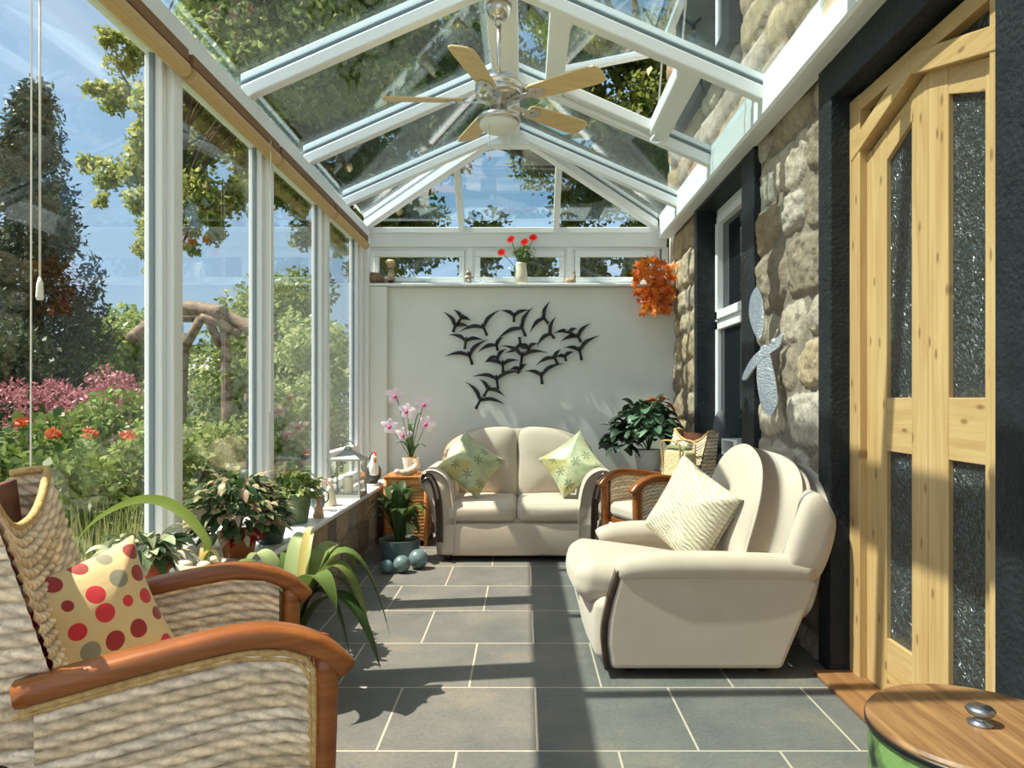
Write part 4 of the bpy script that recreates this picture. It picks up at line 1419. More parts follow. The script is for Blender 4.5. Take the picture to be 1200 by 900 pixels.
# (b) pale succulent in a terracotta pot on the sill
p = thing('succulent_plant', 'pale succulent in a terracotta pot on the sill behind the dotted cushion', 'potted plant', (-1.42, 2.66, SZ))
pot('pot', TERRA, p, .062, .086, .165, rim=.012)
mb = MB(); bush_leaves(mb, (0, 0, .19), (.13, .13, .09), 90, .085, .040, 3, up=.4, zmin=.14); mb.build('leaves', L_SUCC, p, smooth=True)
mb = MB(); bush_leaves(mb, (0, 0, .19), (.10, .10, .08), 34, .09, .042, 8, up=.4, zmin=.14); mb.build('leaves', L_DARK, p, smooth=True)

# (l) single long arching blade growing from a shallow cream bowl
p = thing('arching_blade_plant', 'plant with one long green blade arching left from a shallow cream bowl', 'potted plant', (-1.395, 3.06, SZ))
pot('bowl', CREAMPOT, p, .06, .10, .07)
mb = MB()
B_ = Vector((-1.395, 3.06, SZ))
pth = smoothpath([(0, 0, .05)] + [P(*q) - B_ for q in ((243, 640, 3.04), (232, 620, 3.0), (213, 600, 2.92), (190, 588, 2.80), (160, 587, 2.68), (128, 600, 2.52), (104, 618, 2.42), (85, 641, 2.34))], 40)
mb.strip(pth, [.010 + .036 * math.sin(PI * (.14 + .80 * i / (len(pth) - 1))) for i in range(len(pth))], side=(.55, -.2, .8), fold=.12); mb.build('leaf', L_LIME, p, smooth=True)
for az in (100, 200, 330):
    mb = MB(); arc_leaf(mb, (0, 0, .055), math.radians(az), .13, .10, .08, .03, fold=.1); mb.build('leaf', YELL, p, smooth=True)
for k, (x, y) in enumerate(((.035, -.05), (-.05, -.03), (.03, .05), (-.02, .06))):
    mb = MB(); mb.ball((x, y, .065), (.030, .026, .02), 10, 7); mb.build('pebble', CREAMPOT, p, smooth=True)

# (c) trailing begonia-like plant
p = thing('begonia_plant', 'dense dark and pink leaved plant in an amber pot on the sill', 'potted plant', (-1.41, 3.50, SZ))
pot('pot', mat('amber_glaze', srgb(178, 112, 46), srgb(150, 84, 34), rough=.35, scale=10), p, .07, .095, .12, rim=.008)
mb = MB(); bush_leaves(mb, (0, 0, .17), (.21, .25, .25), 330, .075, .036, 21, zmin=-.02); mb.build('leaves', L_DARK, p, smooth=True)
mb = MB(); bush_leaves(mb, (0, 0, .18), (.22, .26, .25), 240, .065, .034, 22, zmin=-.02); mb.build('leaves', leafm('blush_leaf', (182, 150, 130), (150, 160, 110)), p, smooth=True)
mb = MB(); bush_leaves(mb, (.06, -.14, .12), (.10, .07, .12), 22, .06, .030, 24, zmin=.0); mb.build('leaves', leafm('red_leaf', (150, 34, 34), (110, 26, 30)), p, smooth=True)
stems('stems', p, (0, 0, .13), dome_tops((0, 0, .18), (.2, .2, .15), 14, 4))
# dark trough beside it
p = thing('trailing_plant', 'trailing dark plant in a dark green pot next to the amber pot on the sill', 'potted plant', (-1.36, 3.80, SZ), 0, None, .88)
pot('pot', mat('bottle_green_glaze', srgb(46, 76, 66), rough=.3), p, .07, .10, .14)
mb = MB(); bush_leaves(mb, (0, 0, .16), (.12, .12, .12), 130, .055, .026, 31, zmin=.0); mb.build('leaves', L_DARK, p, smooth=True)
mb = MB(); bush_leaves(mb, (0, 0, .17), (.13, .13, .12), 70, .045, .024, 32, zmin=.0); mb.build('leaves', L_SUCC, p, smooth=True)

# (d) green glazed pot with fresh foliage
p = thing('green_pot_plant', 'small leafy plant in a mossy green pot on the sill', 'potted plant', (-1.43, 4.42, SZ))
pot('pot', GREENPOT, p, .078, .105, .185, rim=.014)
mb = MB(); bush_leaves(mb, (0, 0, .21), (.15, .15, .11), 150, .055, .036, 41, zmin=.17); mb.build('leaves', L_LIGHT, p, smooth=True)
mb = MB(); bush_leaves(mb, (0, 0, .20), (.14, .14, .10), 60, .055, .034, 42, zmin=.17); mb.build('leaves', L_LIME, p, smooth=True)

# (e) small ornaments with the lantern
p = thing('blue_jug', 'small blue grey jug of dried flowers between the green pot and the lantern', 'jug', (-1.425, 4.90, SZ))
mb = MB(); mb.lathe([(.028, 0), (.045, .03), (.048, .07), (.03, .12), (.026, .14), (.034, .155), (.028, .155), (0, .13)], n=24); mb.build('body', BLUEPOT, p, smooth=True)
mb = MB(); mb.tube(smoothpath([(.03, 0, .14), (.07, 0, .12), (.068, 0, .07), (.044, 0, .05)], 14), .006, 8); mb.build('handle', BLUEPOT, p, smooth=True)
mb = MB(); bush_leaves(mb, (0, 0, .17), (.07, .07, .06), 40, .035, .022, 51); mb.build('flowers', leafm('dried_petal', (206, 180, 150), (170, 130, 104)), p, smooth=True)
p = thing('cream_figurine', 'small cream figurine beside the blue jug on the sill', 'figurine', (-1.40, 5.12, SZ))
mb = MB(); mb.lathe([(.045, 0), (.048, .01), (.040, .05), (.028, .10), (.022, .135), (.016, .145)], n=20); mb.build('robe', CREAMPOT, p, smooth=True)
mb = MB(); mb.ball((0, 0, .168), (.024, .024, .028)); mb.build('head', CREAMPOT, p, smooth=True)
mb = MB(); [mb.tube(smoothpath([(0, s * .022, .125), (-.012, s * .05, .10), (-.035, s * .02, .085)], 8), .010, 8) for s in (-1, 1)]; mb.build('arms', CREAMPOT, p, smooth=True)
p = thing('pink_figurine', 'tiny pinkish figurine against the green pot on the sill', 'figurine', (-1.335, 4.60, SZ))
mb = MB(); mb.lathe([(.034, 0), (.036, .012), (.024, .06), (.018, .085), (.0, .10)], n=18); mb.ball((0, 0, .115), (.02, .02, .024)); mb.build('body', mat('pink_clay', srgb(206, 168, 140), srgb(186, 140, 112), rough=.6, scale=20), p, smooth=True)
mb = MB(); mb.ball((0, 0, .133), (.024, .024, .012)); mb.build('hat', mat('hat_clay', srgb(170, 110, 86), rough=.6), p, smooth=True)

# (f) glass lantern
p = thing('glass_lantern', 'silver framed glass lantern with a candle at the far end of the sill', 'lantern', (-1.395, 5.62, SZ))
h = .115
mb = MB(); mb.box(-h - .01, h + .01, -h - .01, h + .01, 0, .022)
for sx_ in (-1, 1):
    for sy in (-1, 1): mb.box(sx_ * h - .007, sx_ * h + .007, sy * h - .007, sy * h + .007, .02, .29)
mb.box(-h - .012, h + .012, -h - .012, h + .012, .285, .30)
LANT = mat('pale_metal', (.36, .37, .34, 1), rough=.4, metal=.8)
mb.build('frame', LANT, p, bevel=.002)
mb = MB()
mb.add([(-h, -h, .30), (h, -h, .30), (h, h, .30), (-h, h, .30), (-.03, -.03, .36), (.03, -.03, .36), (.03, .03, .36), (-.03, .03, .36)], [(0, 1, 5, 4), (1, 2, 6, 5), (2, 3, 7, 6), (3, 0, 4, 7), (4, 5, 6, 7)])
mb.tube([(.05 * math.cos(a), 0, .385 + .05 * math.sin(a)) for a in np.linspace(0, PI, 14)], .005, 6)
mb.lathe([(.03, .36), (.034, .375), (.02, .39), (0, .392)], n=14)
mb.build('roof', LANT, p)
for (a0, a1, b0, b1) in ((-h, h, -h - .001, -h + .002), (-h, h, h - .002, h + .001), (-h - .001, -h + .002, -h, h), (h - .002, h + .001, -h, h)):
    mb = MB(); mb.box(a0, a1, b0, b1, .022, .285); mb.build('pane', GLASS, p)
mb = MB(); mb.lathe([(.038, .022), (.040, .03), (.040, .15), (.034, .156), (0, .150)], n=24); mb.tube([(0, 0, .15), (.002, 0, .165)], .002, 6); mb.build('candle', mat('cream_wax', srgb(232, 222, 192), rough=.5), p, smooth=True)

# (g) rooster
p = thing('rooster_ornament', 'black and white rooster ornament with red comb at the far end of the sill', 'ornament', (-1.36, 6.31, SZ), math.radians(-60), None, 1.12)
mb = MB(); mb.lathe([(.085, 0), (.088, .008), (.08, .016), (0, .016)], n=24); mb.build('base', WHITEPOT, p, smooth=True)
BLK = mat('dark_feathers', srgb(44, 46, 44), srgb(90, 96, 88), rough=.4, scale=40)
mb = MB(); mb.rbox(.18, .13, .16, .06, (-.01, 0, .098), (.0, .01, .02)); mb.build('body', BLK, p, smooth=True)
mb = MB(); mb.tube(smoothpath([(.045, 0, .10), (.065, 0, .15), (.068, 0, .20), (.075, 0, .225)], 12), [.046, .044, .042, .040, .037, .034, .031, .029, .028, .027, .026, .024, .02], 14); mb.ball((.078, 0, .228), (.028, .024, .026)); mb.build('neck', WHITEPOT, p, smooth=True)
mb = MB()
for k in range(5):
    a = .5 + k * .22
    mb.tube(smoothpath([(-.06, (k - 2) * .012, .09), (-.11, (k - 2) * .018, .16 + .02 * k), (-.14, (k - 2) * .02, .13 + .02 * k)], 10), [.014, .014, .014, .013, .012, .011, .01, .008, .006, .004, .003], 8)
mb.build('tail', BLK, p, smooth=True)
RED = mat('red_glaze', srgb(186, 40, 34), rough=.35)
mb = MB(); [mb.ball((.062 + k * .014, 0, .262 - abs(k - 1) * .006), (.010, .006, .016), 8, 6) for k in range(4)]; mb.ball((.102, 0, .20), (.009, .008, .018), 8, 6); mb.build('comb', RED, p, smooth=True)
mb = MB(); mb.lathe([(.009, 0), (.0, .024)], n=8, M=Matrix.Translation((.104, 0, .226)) @ Matrix.Rotation(PI / 2, 4, 'Y')); mb.build('beak', mat('yellow_glaze', srgb(206, 160, 60), rough=.4), p)

# (h) orchid on the side table
p = thing('orchid', 'pink and white orchid in a white pot on the woven side table', 'potted plant', (-1.02, 6.40, .616))
pot('pot', WHITEPOT, p, .055, .08, .14)
mb = MB(); mb.lathe([(0, .135), (.05, .15), (.062, .128)], n=16); mb.build('moss', leafm('moss', (186, 140, 70), (150, 120, 60)), p, smooth=True)
for (az, rc, rs_, dp, wd) in ((100, .16, .32, .02, .05), (10, .10, .38, .0, .055), (250, .12, .22, .06, .05), (-40, .20, .16, .05, .045), (180, .14, .18, .05, .05)):
    mb = MB(); arc_leaf(mb, (0, 0, .13), math.radians(az), rc, rs_, dp, wd, fold=.2); mb.build('leaf', L_DARK, p, smooth=True)
FL = [(463, 464), (497, 474), (477, 482), (457, 500), (500, 497), (473, 510), (469, 468)]
PET = mat('white_petal', srgb(240, 234, 236), srgb(230, 206, 216), rough=.5, scale=14)
LIP = mat('magenta_lip', srgb(176, 40, 100), srgb(206, 90, 140), rough=.5, scale=20)
for (px, py) in FL[:6]:
    q = P(px, py, 6.40 + RND.uniform(-.08, .06)) - Vector((-1.02, 6.40, .616))
    mb = MB(); mb.tube(smoothpath([(0, 0, .12), (q.x * .4, q.y * .3, q.z * .6), (q.x * .9, q.y, q.z * .97), tuple(q)], 16), .0032, 6); st = mb.build('stem', STEM, p, smooth=True)
    mb = MB()
    fr_ = orient((RND.uniform(-.5, .5), -.9, -.15), RND.uniform(-.5, .5)).to_matrix().to_4x4()
    for k in range(5):
        a = math.radians(90 + 72 * k)
        d = Vector((math.cos(a), 0, math.sin(a)))
        ln = .095 if k in (1, 4) else .078
        pts = [q + (fr_ @ (d * ln * t + Vector((0, -.018 * t + .02 * t * t, 0)))) for t in np.linspace(0.05, 1, 6)]
        ws = [.016, .046, .062, .062, .045, .008]
        mb.strip(pts, ws, side=fr_ @ Vector((-d.z, 0, d.x)), fold=.08)
    fo = mb.build('flower', PET, st, smooth=True)
    mb = MB(); mb.ball(q + fr_ @ Vector((0, -.016, -.004)), (.016, .013, .018), 10, 7); mb.build('flower_lip', LIP, st, smooth=True)
p = thing('shell_ornament', 'curved cream and brown shell ornament in front of the orchid pot', 'ornament', (-1.01, 6.245, .616), .3)
SHELL = mat('mottled_shell', srgb(216, 196, 164), srgb(150, 116, 88), rough=.35, scale=18)
mb = MB(); pth = smoothpath([(-.09, 0, .03), (-.04, -.01, .028), (.02, -.01, .04), (.06, 0, .075), (.055, .01, .11), (.03, .012, .12)], 24)
mb.tube(pth, [.012 + .026 * math.sin(PI * (.1 + .8 * i / (len(pth) - 1))) for i in range(len(pth))], 12); mb.build('body', SHELL, p, smooth=True)
mb = MB(); mb.ball((-.105, 0, .032), (.032, .026, .026)); mb.build('head', mat('pink_shell', srgb(214, 176, 164), rough=.4), p, smooth=True)

# (i) leafy floor plant in a blue planter
p = thing('peace_lily', 'leafy floor plant with pale spathes in a blue grey planter by the side table', 'potted plant', (-.995, 5.68, 0))
pot('planter', BLUEPOT, p, .145, .165, .17, n=36)
r = random.Random(12)
for k in range(34):
    az = r.uniform(0, 2 * PI); rc = r.uniform(.08, .26)
    mb = MB(); arc_leaf(mb, (.03 * math.cos(az), .03 * math.sin(az), .15), az, rc, r.uniform(.22, .50), r.uniform(0, .18), r.uniform(.06, .095), n=9, fold=.12)
    mb.build('leaf', L_DARK if k % 3 else L_MID, p, smooth=True)
for (px, py) in ((455, 575), (476, 578), (482, 618), (472, 600)):
    q = P(px, py, 5.62) - Vector((-.995, 5.68, 0))
    mb = MB(); mb.strip(smoothpath([(0, 0, .2), (q.x * .6, q.y * .5, q.z * .75), (q.x, q.y, q.z + .03), (q.x * 1.1, q.y * 1.2, q.z - .05)], 12), [.006] * 4 + [.01, .03, .055, .07, .075, .06, .045, .03, .006][:9], side=(1, .3, 0), fold=.15); mb.build('spathe', L_PALE, p, smooth=True)

# (j) three ceramic spheres
for (px, py, rr, wh) in ((453, 664, .050, 'smallest of three blue glazed spheres at the foot of the planter'), (471, 661, .064, 'middle blue glazed sphere in front of the planter'), (490, 655, .074, 'largest blue glazed sphere, nearest the sofa')):
    Y = F * (EYE - rr) / (py - CY)
    q = P(px, py, Y)
    mb = MB(); mb.ball((0, 0, 0), rr, 24, 16)
    o = mb.build('ceramic_sphere', BLUEPOT, None, smooth=True); o.location = (q.x, Y, rr)
    tag(o, wh, 'sphere', 'blue ceramic spheres')

# (k) big leafy plant in a white pot behind the far chair
p = thing('plant_stand', 'small dark wooden stand holding the big leafy plant behind the far wicker armchair', 'stand', (1.13, 6.42, 0))
mb = MB(); mb.lathe([(.15, .60), (.155, .605), (.155, .625), (.0, .63)], n=28); mb.lathe([(0, .60), (.15, .60)], n=28); mb.build('top', DARKW, p)
for k in range(3):
    a = k * 2 * PI / 3 + .5
    mb = MB(); mb.tube([(.15 * math.cos(a), .15 * math.sin(a), 0), (.10 * math.cos(a), .10 * math.sin(a), .60)], .014, 8); mb.build('leg', DARKW, p, smooth=True)
p = thing('leafy_house_plant', 'big plant with dark and silvery leaves in a white pot beside the sofa', 'potted plant', (1.13, 6.42, .632))
pot('pot', WHITEPOT, p, .10, .13, .20)
BEG = leafm('silver_leaf', (126, 158, 122), (66, 92, 64), trans=.2)
mb = MB(); bush_leaves(mb, (-.05, -.05, .36), (.24, .24, .28), 170, .125, .095, 61, zmin=.14, round_=True); mb.build('leaves', leafm('deep_leaf', (36, 52, 36), (70, 90, 62), trans=.2, rough=.35), p, smooth=True)
mb = MB(); bush_leaves(mb, (-.02, -.10, .38), (.24, .22, .27), 90, .12, .095, 62, zmin=.16, round_=True); mb.build('leaves', BEG, p, smooth=True)
mb = MB(); bush_leaves(mb, (-.27, -.05, .24), (.12, .14, .20), 60, .11, .08, 63, round_=True); mb.build('leaves', leafm('deep_leaf', (36, 52, 36), (58, 76, 50)), p, smooth=True)
mb = MB(); bush_leaves(mb, (.05, -.26, .62), (.04, .04, .04), 4, .13, .09, 64, round_=True); mb.build('withered_leaf', leafm('rust_leaf', (156, 86, 40), (176, 106, 54)), p, smooth=True)
stems('stems', p, (0, 0, .18), dome_tops((-.02, -.04, .3), (.28, .22, .3), 16, 9), .005)

# ------------------------------------------------------------------ things on the ledge
LZ = 2.413
p = thing('carved_bird', 'rounded brown carved bird at the left end of the high ledge', 'ornament', (-1.455, 6.95, LZ), .3)
WOODO = mat('carved_wood', srgb(150, 124, 90), srgb(112, 88, 62), rough=.6, scale=20)
mb = MB(); mb.rbox(.155, .09, .10, .045, (0, 0, .055), (.01, .005, .01), warp=lambda q: (q.x, q.y * (1 - .3 * (q.x / .08)), q.z + .12 * max(0, -q.x))); mb.build('body', WOODO, p, smooth=True)
mb = MB(); mb.ball((.075, 0, .035), (.03, .028, .026)); mb.build('head', WOODO, p, smooth=True)
p = thing('seated_figurine', 'small seated brown figurine in front of the left ledge window', 'figurine', (-1.30, 6.93, LZ))
FIG = mat('painted_clay', srgb(196, 172, 136), srgb(112, 86, 64), rough=.6, scale=16)
mb = MB(); mb.lathe([(.030, 0), (.042, .02), (.040, .07), (.030, .12), (.018, .15), (0, .155)], n=20); mb.ball((-.03, -.02, .03), (.03, .03, .03)); mb.build('body', FIG, p, smooth=True)
mb = MB(); mb.ball((0, 0, .185), (.045, .042, .040)); mb.build('head', FIG, p, smooth=True)
mb = MB(); mb.ball((-.008, -.01, .212), (.048, .045, .026)); mb.build('hat', mat('straw_hat', srgb(216, 190, 140), rough=.7), p, smooth=True)
mb = MB(); mb.ball((.004, -.035, .016), (.03, .03, .016)); mb.build('shoes', mat('black_glaze', srgb(30, 28, 26), rough=.4), p, smooth=True)
p = thing('pagoda_ornament', 'small pointed pagoda shaped ornament on the ledge left of the vase', 'ornament', (-.545, 6.95, LZ))
mb = MB(); mb.lathe([(.038, 0), (.040, .012), (.030, .02), (.030, .055), (.052, .062), (.044, .075), (.026, .085), (.026, .105), (.034, .11), (.012, .135), (.006, .155), (.0, .17)], n=8); mb.build('body', mat('bronzed_clay', srgb(120, 100, 78), srgb(170, 150, 120), rough=.5, scale=24), p)
mb = MB(); mb.box(-.014, .014, -.034, -.026, .022, .048); mb.build('opening', WHITEPOT, p)
o = MB(); o.ball((0, 0, .02), (.022, .016, .014)); o.ball((-.018, 0, .038), .012); o.lathe([(.005, 0), (0, .016)], n=6, M=Matrix.Translation((-.028, 0, .038)) @ Matrix.Rotation(-PI / 2, 4, 'Y')); o.tube([(.02, 0, .022), (.045, 0, .034)], [.010, .004], 8)
o = o.build('glass_bird', mat('pale_glass', srgb(196, 210, 214), rough=.1), None, smooth=True); o.location = (-.425, 6.99, LZ); o.location.z += -.004
tag(o, 'tiny pale glass bird on the ledge beside the pagoda ornament', 'ornament')
p = thing('flower_vase', 'cream vase of red gerberas standing on the high ledge', 'vase', (-.03, 6.95, LZ))
mb = MB(); mb.lathe([(.060, 0), (.066, .006), (.064, .08), (.056, .15), (.050, .19), (.054, .205), (.047, .205), (.042, .17), (0, .02)], n=32); mb.build('vase_body', CREAMPOT, p, smooth=True)
REDF = mat('red_petal', srgb(166, 12, 6), srgb(190, 26, 10), rough=.8, spec=.1, scale=20)
for (px, py) in ((599, 281), (625, 279), (588, 296), (615, 284)):
    q = P(px, py, 6.92) - Vector((-.03, 6.95, LZ))
    mb = MB(); mb.tube(smoothpath([(0, 0, .1), (q.x * .3, q.y * .4, q.z * .55), tuple(q)], 14), .004, 6); st = mb.build('stem', STEM, p, smooth=True)
    mb = MB()
    M_ = orient((RND.uniform(-.4, .4), -.8, .4)).to_matrix().to_4x4()
    for k in range(16):
        a = 2 * PI * k / 16; d = Vector((math.cos(a), 0, math.sin(a)))
        mb.strip([q + M_ @ (d * t + Vector((0, -.010 * (t / .045), 0))) for t in (.006, .025, .045)], [.006, .015, .006], side=M_ @ Vector((-d.z, 0, d.x)), fold=.05)
    mb.ball(q, .012, 8, 6); mb.build('flower', REDF, st, smooth=True)
mb = MB(); bush_leaves(mb, (.03, 0, .30), (.09, .06, .12), 46, .05, .026, 71); mb.build('foliage', L_MID, p, smooth=True)
for (az, rc) in ((20, .05), (160, .06), (250, .04), (330, .06)):
    mb = MB(); arc_leaf(mb, (0, 0, .17), math.radians(az), rc, .16, .0, .04); mb.build('leaf', L_LIME, p, smooth=True)
p = thing('resting_bird_ornament', 'small brown sitting bird ornament on the ledge right of the vase', 'ornament', (.455, 6.95, LZ))
mb = MB(); mb.rbox(.105, .06, .06, .028, (0, 0, .032), (.004, .004, .008)); mb.tube([(-.04, 0, .03), (-.075, 0, .02)], [.02, .006], 8); mb.build('body', FIG, p, smooth=True)
mb = MB(); mb.tube(smoothpath([(.03, 0, .05), (.042, 0, .085), (.036, 0, .115)], 8), [.022, .02, .018, .016, .014, .012, .012, .012, .012][:9], 10); mb.ball((.036, 0, .118), .016, 10, 7); mb.build('head', FIG, p, smooth=True)
mb = MB(); mb.lathe([(.006, 0), (0, .02)], n=6, M=Matrix.Translation((.05, 0, .118)) @ Matrix.Rotation(PI / 2, 4, 'Y')); mb.build('beak', mat('bronzed_clay', srgb(120, 100, 78)), p)

# hanging autumn leaf bunch
p = thing('autumn_leaf_bunch', 'orange autumn leaf bunch hanging on the wall at the right end of the ledge', 'hanging decoration', (1.25, 6.80, 2.36))
mb = MB()
r = random.Random(5)
for k in range(150):
    a = r.uniform(0, 2 * PI); q = math.sqrt(r.random()); z = r.uniform(-1, 1)
    c = Vector((.20 * q * math.cos(a) * (1 - .3 * max(0, -z)), -.02 + .10 * q * math.sin(a), .255 * z))
    M_ = orient((r.uniform(-.8, .8), -1, r.uniform(-.5, .6)), r.uniform(0, 6.28)).to_matrix().to_4x4()
    s = r.uniform(.035, .06)
    out = []
    for j in range(10):
        b = 2 * PI * j / 10
        rr = s * (1.0 if j % 2 == 0 else .48)
        out.append(c + M_ @ Vector((rr * math.sin(b), -.006 * (j % 2), rr * math.cos(b))))
    cc = c + M_ @ Vector((0, -.012, 0))
    mb.add([cc] + out, [(0, 1 + j, 1 + (j + 1) % 10) for j in range(10)])
mb.build('leaves', L_ORANGE, p)
mb = MB()
for k in range(8):
    a = r.uniform(-.16, .16); mb.tube(smoothpath([(0, .05, .22), (a, .02, .05), (a * 1.1, 0, -.18 + abs(a) * .4)], 8), .004, 6)
mb.tube([(0, .05, .22), (.02, .13, .26)], .004, 6)
mb.build('twigs', BARK, p, smooth=True)

# ------------------------------------------------------------------ metal birds on the back wall
BIRDS = [((140, 220), (125, 265), (58, 125), (240, 228)), ((182, 165), (150, 215), (130, 108), (250, 187)), ((340, 232), (365, 290), (170, 265), (460, 110)), ((555, 150), (553, 195), (460, 115), (665, 112)), ((610, 235), (635, 295), (690, 90), (430, 330)),
         ((765, 165), (795, 205), (808, 48), (668, 270)), ((810, 275), (840, 310), (850, 155), (715, 370)), ((215, 325), (207, 385), (95, 285), (345, 325)), ((240, 430), (262, 495), (70, 437), (370, 320)), ((430, 355), (440, 395), (300, 410), (480, 300)),
         ((440, 440), (438, 458), (350, 478), (500, 385)), ((598, 345), (592, 300), (490, 410), (645, 385)), ((655, 375), (655, 395), (590, 350), (725, 345)), ((610, 430), (597, 530), (465, 360), (790, 412)), ((475, 490), (478, 550), (345, 478), (590, 465)),
         ((940, 265), (985, 288), (835, 275), (1000, 240)), ((1005, 295), (1025, 335), (880, 335), (1092, 205)), ((1015, 395), (1030, 462), (905, 375), (1155, 292)), ((840, 445), (860, 490), (710, 500), (885, 385)), ((910, 435), (920, 465), (850, 440), (975, 405)),
         ((597, 525), (585, 545), (520, 532), (645, 490)), ((745, 570), (752, 632), (630, 540), (905, 487)), ((432, 595), (442, 670), (265, 578), (610, 545)), ((370, 665), (340, 720), (310, 595), (490, 720)), ((315, 745), (285, 805), (212, 615), (490, 775))]
IRON = mat('dark_bronze', srgb(52, 50, 46), srgb(34, 33, 31), rough=.38, metal=.75, scale=12)
art = thing('metal_bird_art', 'dark metal wall art of a flock of flying birds above the sofa', 'wall art', (-.02, YB - .04, 1.74))
for k, (c, t, w1, w2) in enumerate(BIRDS):
    yy = YB - .022 - .008 * (k % 4)
    T = lambda q, dy=0: P(510 + q[0] / 6, 345 + q[1] / 6, yy) + Vector((0, dy, 0)) - Vector((-.02, YB - .04, 1.74))
    C0, Tt = T(c), T(t)
    mb = MB()
    fw = (C0 - Tt)
    head = C0 + fw.normalized() * min(.045, fw.length * .5)
    L_ = max(fw.length, .05)
    Tt = C0 - fw.normalized() * L_
    mb.tube([Tt, Tt + (C0 - Tt) * .12, Tt + (C0 - Tt) * .5, C0, C0 + (head - C0) * .7, head], [.013, .015, .012, .014, .011, .002], 8)
    for wt in (w1, w2):
        E = T(wt, -.012)
        d = E - C0
        side = Vector((-d.z, 0, d.x)).normalized()
        fwd = fw.normalized()
        if side.dot(fwd) < 0: side = -side
        bow = side * d.length * .125
        pts = smoothpath([C0, C0 + d * .35 + bow, C0 + d * .72 + bow * .75, E], 14)
        m = len(pts); vs, fs = [], []
        ws = [(.0150 + .010 * math.sin(PI * min(1, i / m * 1.5))) * (1 - (i / (m - 1)) ** 2.2) + .0015 for i in range(m)]
        for i, q in enumerate(pts):
            for (a, b) in ((1, 0), (-1, 0)):
                vs.append(q + side * a * ws[i] * .8 + Vector((0, -.0025, 0)))
                vs.append(q + side * a * ws[i] * .8 + Vector((0, .0025, 0)))
        for i in range(m - 1):
            a, b = i * 4, i * 4 + 4
            fs += [(a, a + 2, b + 2, b), (a + 1, b + 1, b + 3, a + 3), (a, b, b + 1, a + 1), (a + 2, a + 3, b + 3, b + 2)]
        mb.add(vs, fs)
    mb.build('bird', IRON, art, smooth=False)
mb = MB()
for q in ((340, 232), (610, 300), (810, 275), (615, 440), (1010, 380), (430, 600), (745, 570), (220, 330)):
    w_ = P(510 + q[0] / 6, 345 + q[1] / 6, YB - .03) - Vector((-.02, YB - .04, 1.74))
    mb.tube([w_, (w_.x, .042, w_.z)], .004, 6)
mb.build('wall_pins', IRON, art)

# silver dragonfly shape on the stone wall
sx_, sy_, szc = 1.425, 4.16, 1.555
p = thing('silver_wall_ornament', 'hammered silver dragonfly shaped ornament hanging on the stone wall', 'wall ornament', (1.385, 4.05, 1.555), math.radians(38))
def plate(pts, th, nm):
    m = MB(); m.prism(poly_smooth(pts, 40), -th, th, 'x'); return m.build(nm, SILVER, p, bevel=.002)
plate([(.075, .12), (.11, .22), (.10, .33), (.055, .385), (.02, .30), (.01, .18), (.035, .08)], .006, 'wing')
plate([(.035, .03), (.06, -.12), (.03, -.30), (-.03, -.36), (-.075, -.27), (-.05, -.10), (-.01, .03)], .006, 'wing')
plate([(-.105, .105), (-.085, .03), (.03, -.04), (.135, -.15), (.150, -.12), (.075, -.01), (-.04, .055)], .009, 'body')
mb = MB(); mb.ball((0, -.05, .06), (.015, .022, .022)); mb.tube([(.0, -.06, .08), (-.01, -.12, .10)], .003, 6); mb.tube([(.0, -.05, .08), (-.01, -.08, .13)], .003, 6); mb.build('head', SILVER, p, smooth=True)

# on the stone window sill
o = MB(); o.lathe([(.058, 0), (.066, .02), (.064, .08), (.055, .17), (.042, .25), (.022, .295), (0, .305)], n=20)
o = o.build('pointed_stone', mat('grey_stone', srgb(104, 104, 104), srgb(80, 80, 82), rough=.8, scale=14, bump=.4), None, smooth=True); o.location = (1.505, 5.42, .902)
tag(o, 'tall grey pointed stone on the window ledge above the woven bag', 'ornament')
p = thing('small_white_box', 'small white open box with a dark inside on the stone window ledge', 'box', (1.49, 4.92, .902), .2)
mb = MB()
for (a, b, c, d, e, f_) in ((-.07, .07, -.11, .11, 0, .012), (-.07, .07, -.11, .11, .098, .11), (-.07, .07, .098, .11, .012, .098), (.058, .07, -.11, .098, .012, .098), (-.07, .07, -.11, -.06, .012, .098)): mb.box(a, b, c, d, e, f_)
mb.build('case', WHITEPOT, p)
mb = MB(); mb.box(.045, .057, -.059, .097, .013, .097); mb.build('inside', mat('black_inside', srgb(18, 18, 20), rough=.6), p)


# ------------------------------------------------------------------ the garden seen through the glass
G0 = -.25
g = MB()
n = 40
vs = []
xs = np.linspace(-40, 12, n); ys = np.linspace(-6, 60, n)
for x in xs:
    for y in ys:
        vs.append((x, y, G0 + (.02 * math.sin(x * 1.3 + y) if x < -2 else 0)))
fs = [(i * n + j, (i + 1) * n + j, (i + 1) * n + j + 1, i * n + j + 1) for i in range(n - 1) for j in range(n - 1)]
g.add(vs, fs)
o = g.build('ground', mat('lawn', srgb(78, 98, 50), srgb(116, 122, 72), rough=.95, scale=3, detail=8)); o['kind'] = 'structure'


def blobs_in(c, R, n, br, seed, flat=1.0, hollow=.35):
    r = random.Random(seed); out = []
    for _ in range(n):
        while True:
            d = Vector((r.uniform(-1, 1), r.uniform(-1, 1), r.uniform(-1, 1)))
            if hollow < d.length < 1: break
        s = br * r.uniform(.7, 1.35)
        out.append((c[0] + d.x * R[0], c[1] + d.y * R[1], c[2] + d.z * R[2], s, s, s * flat))
    return out


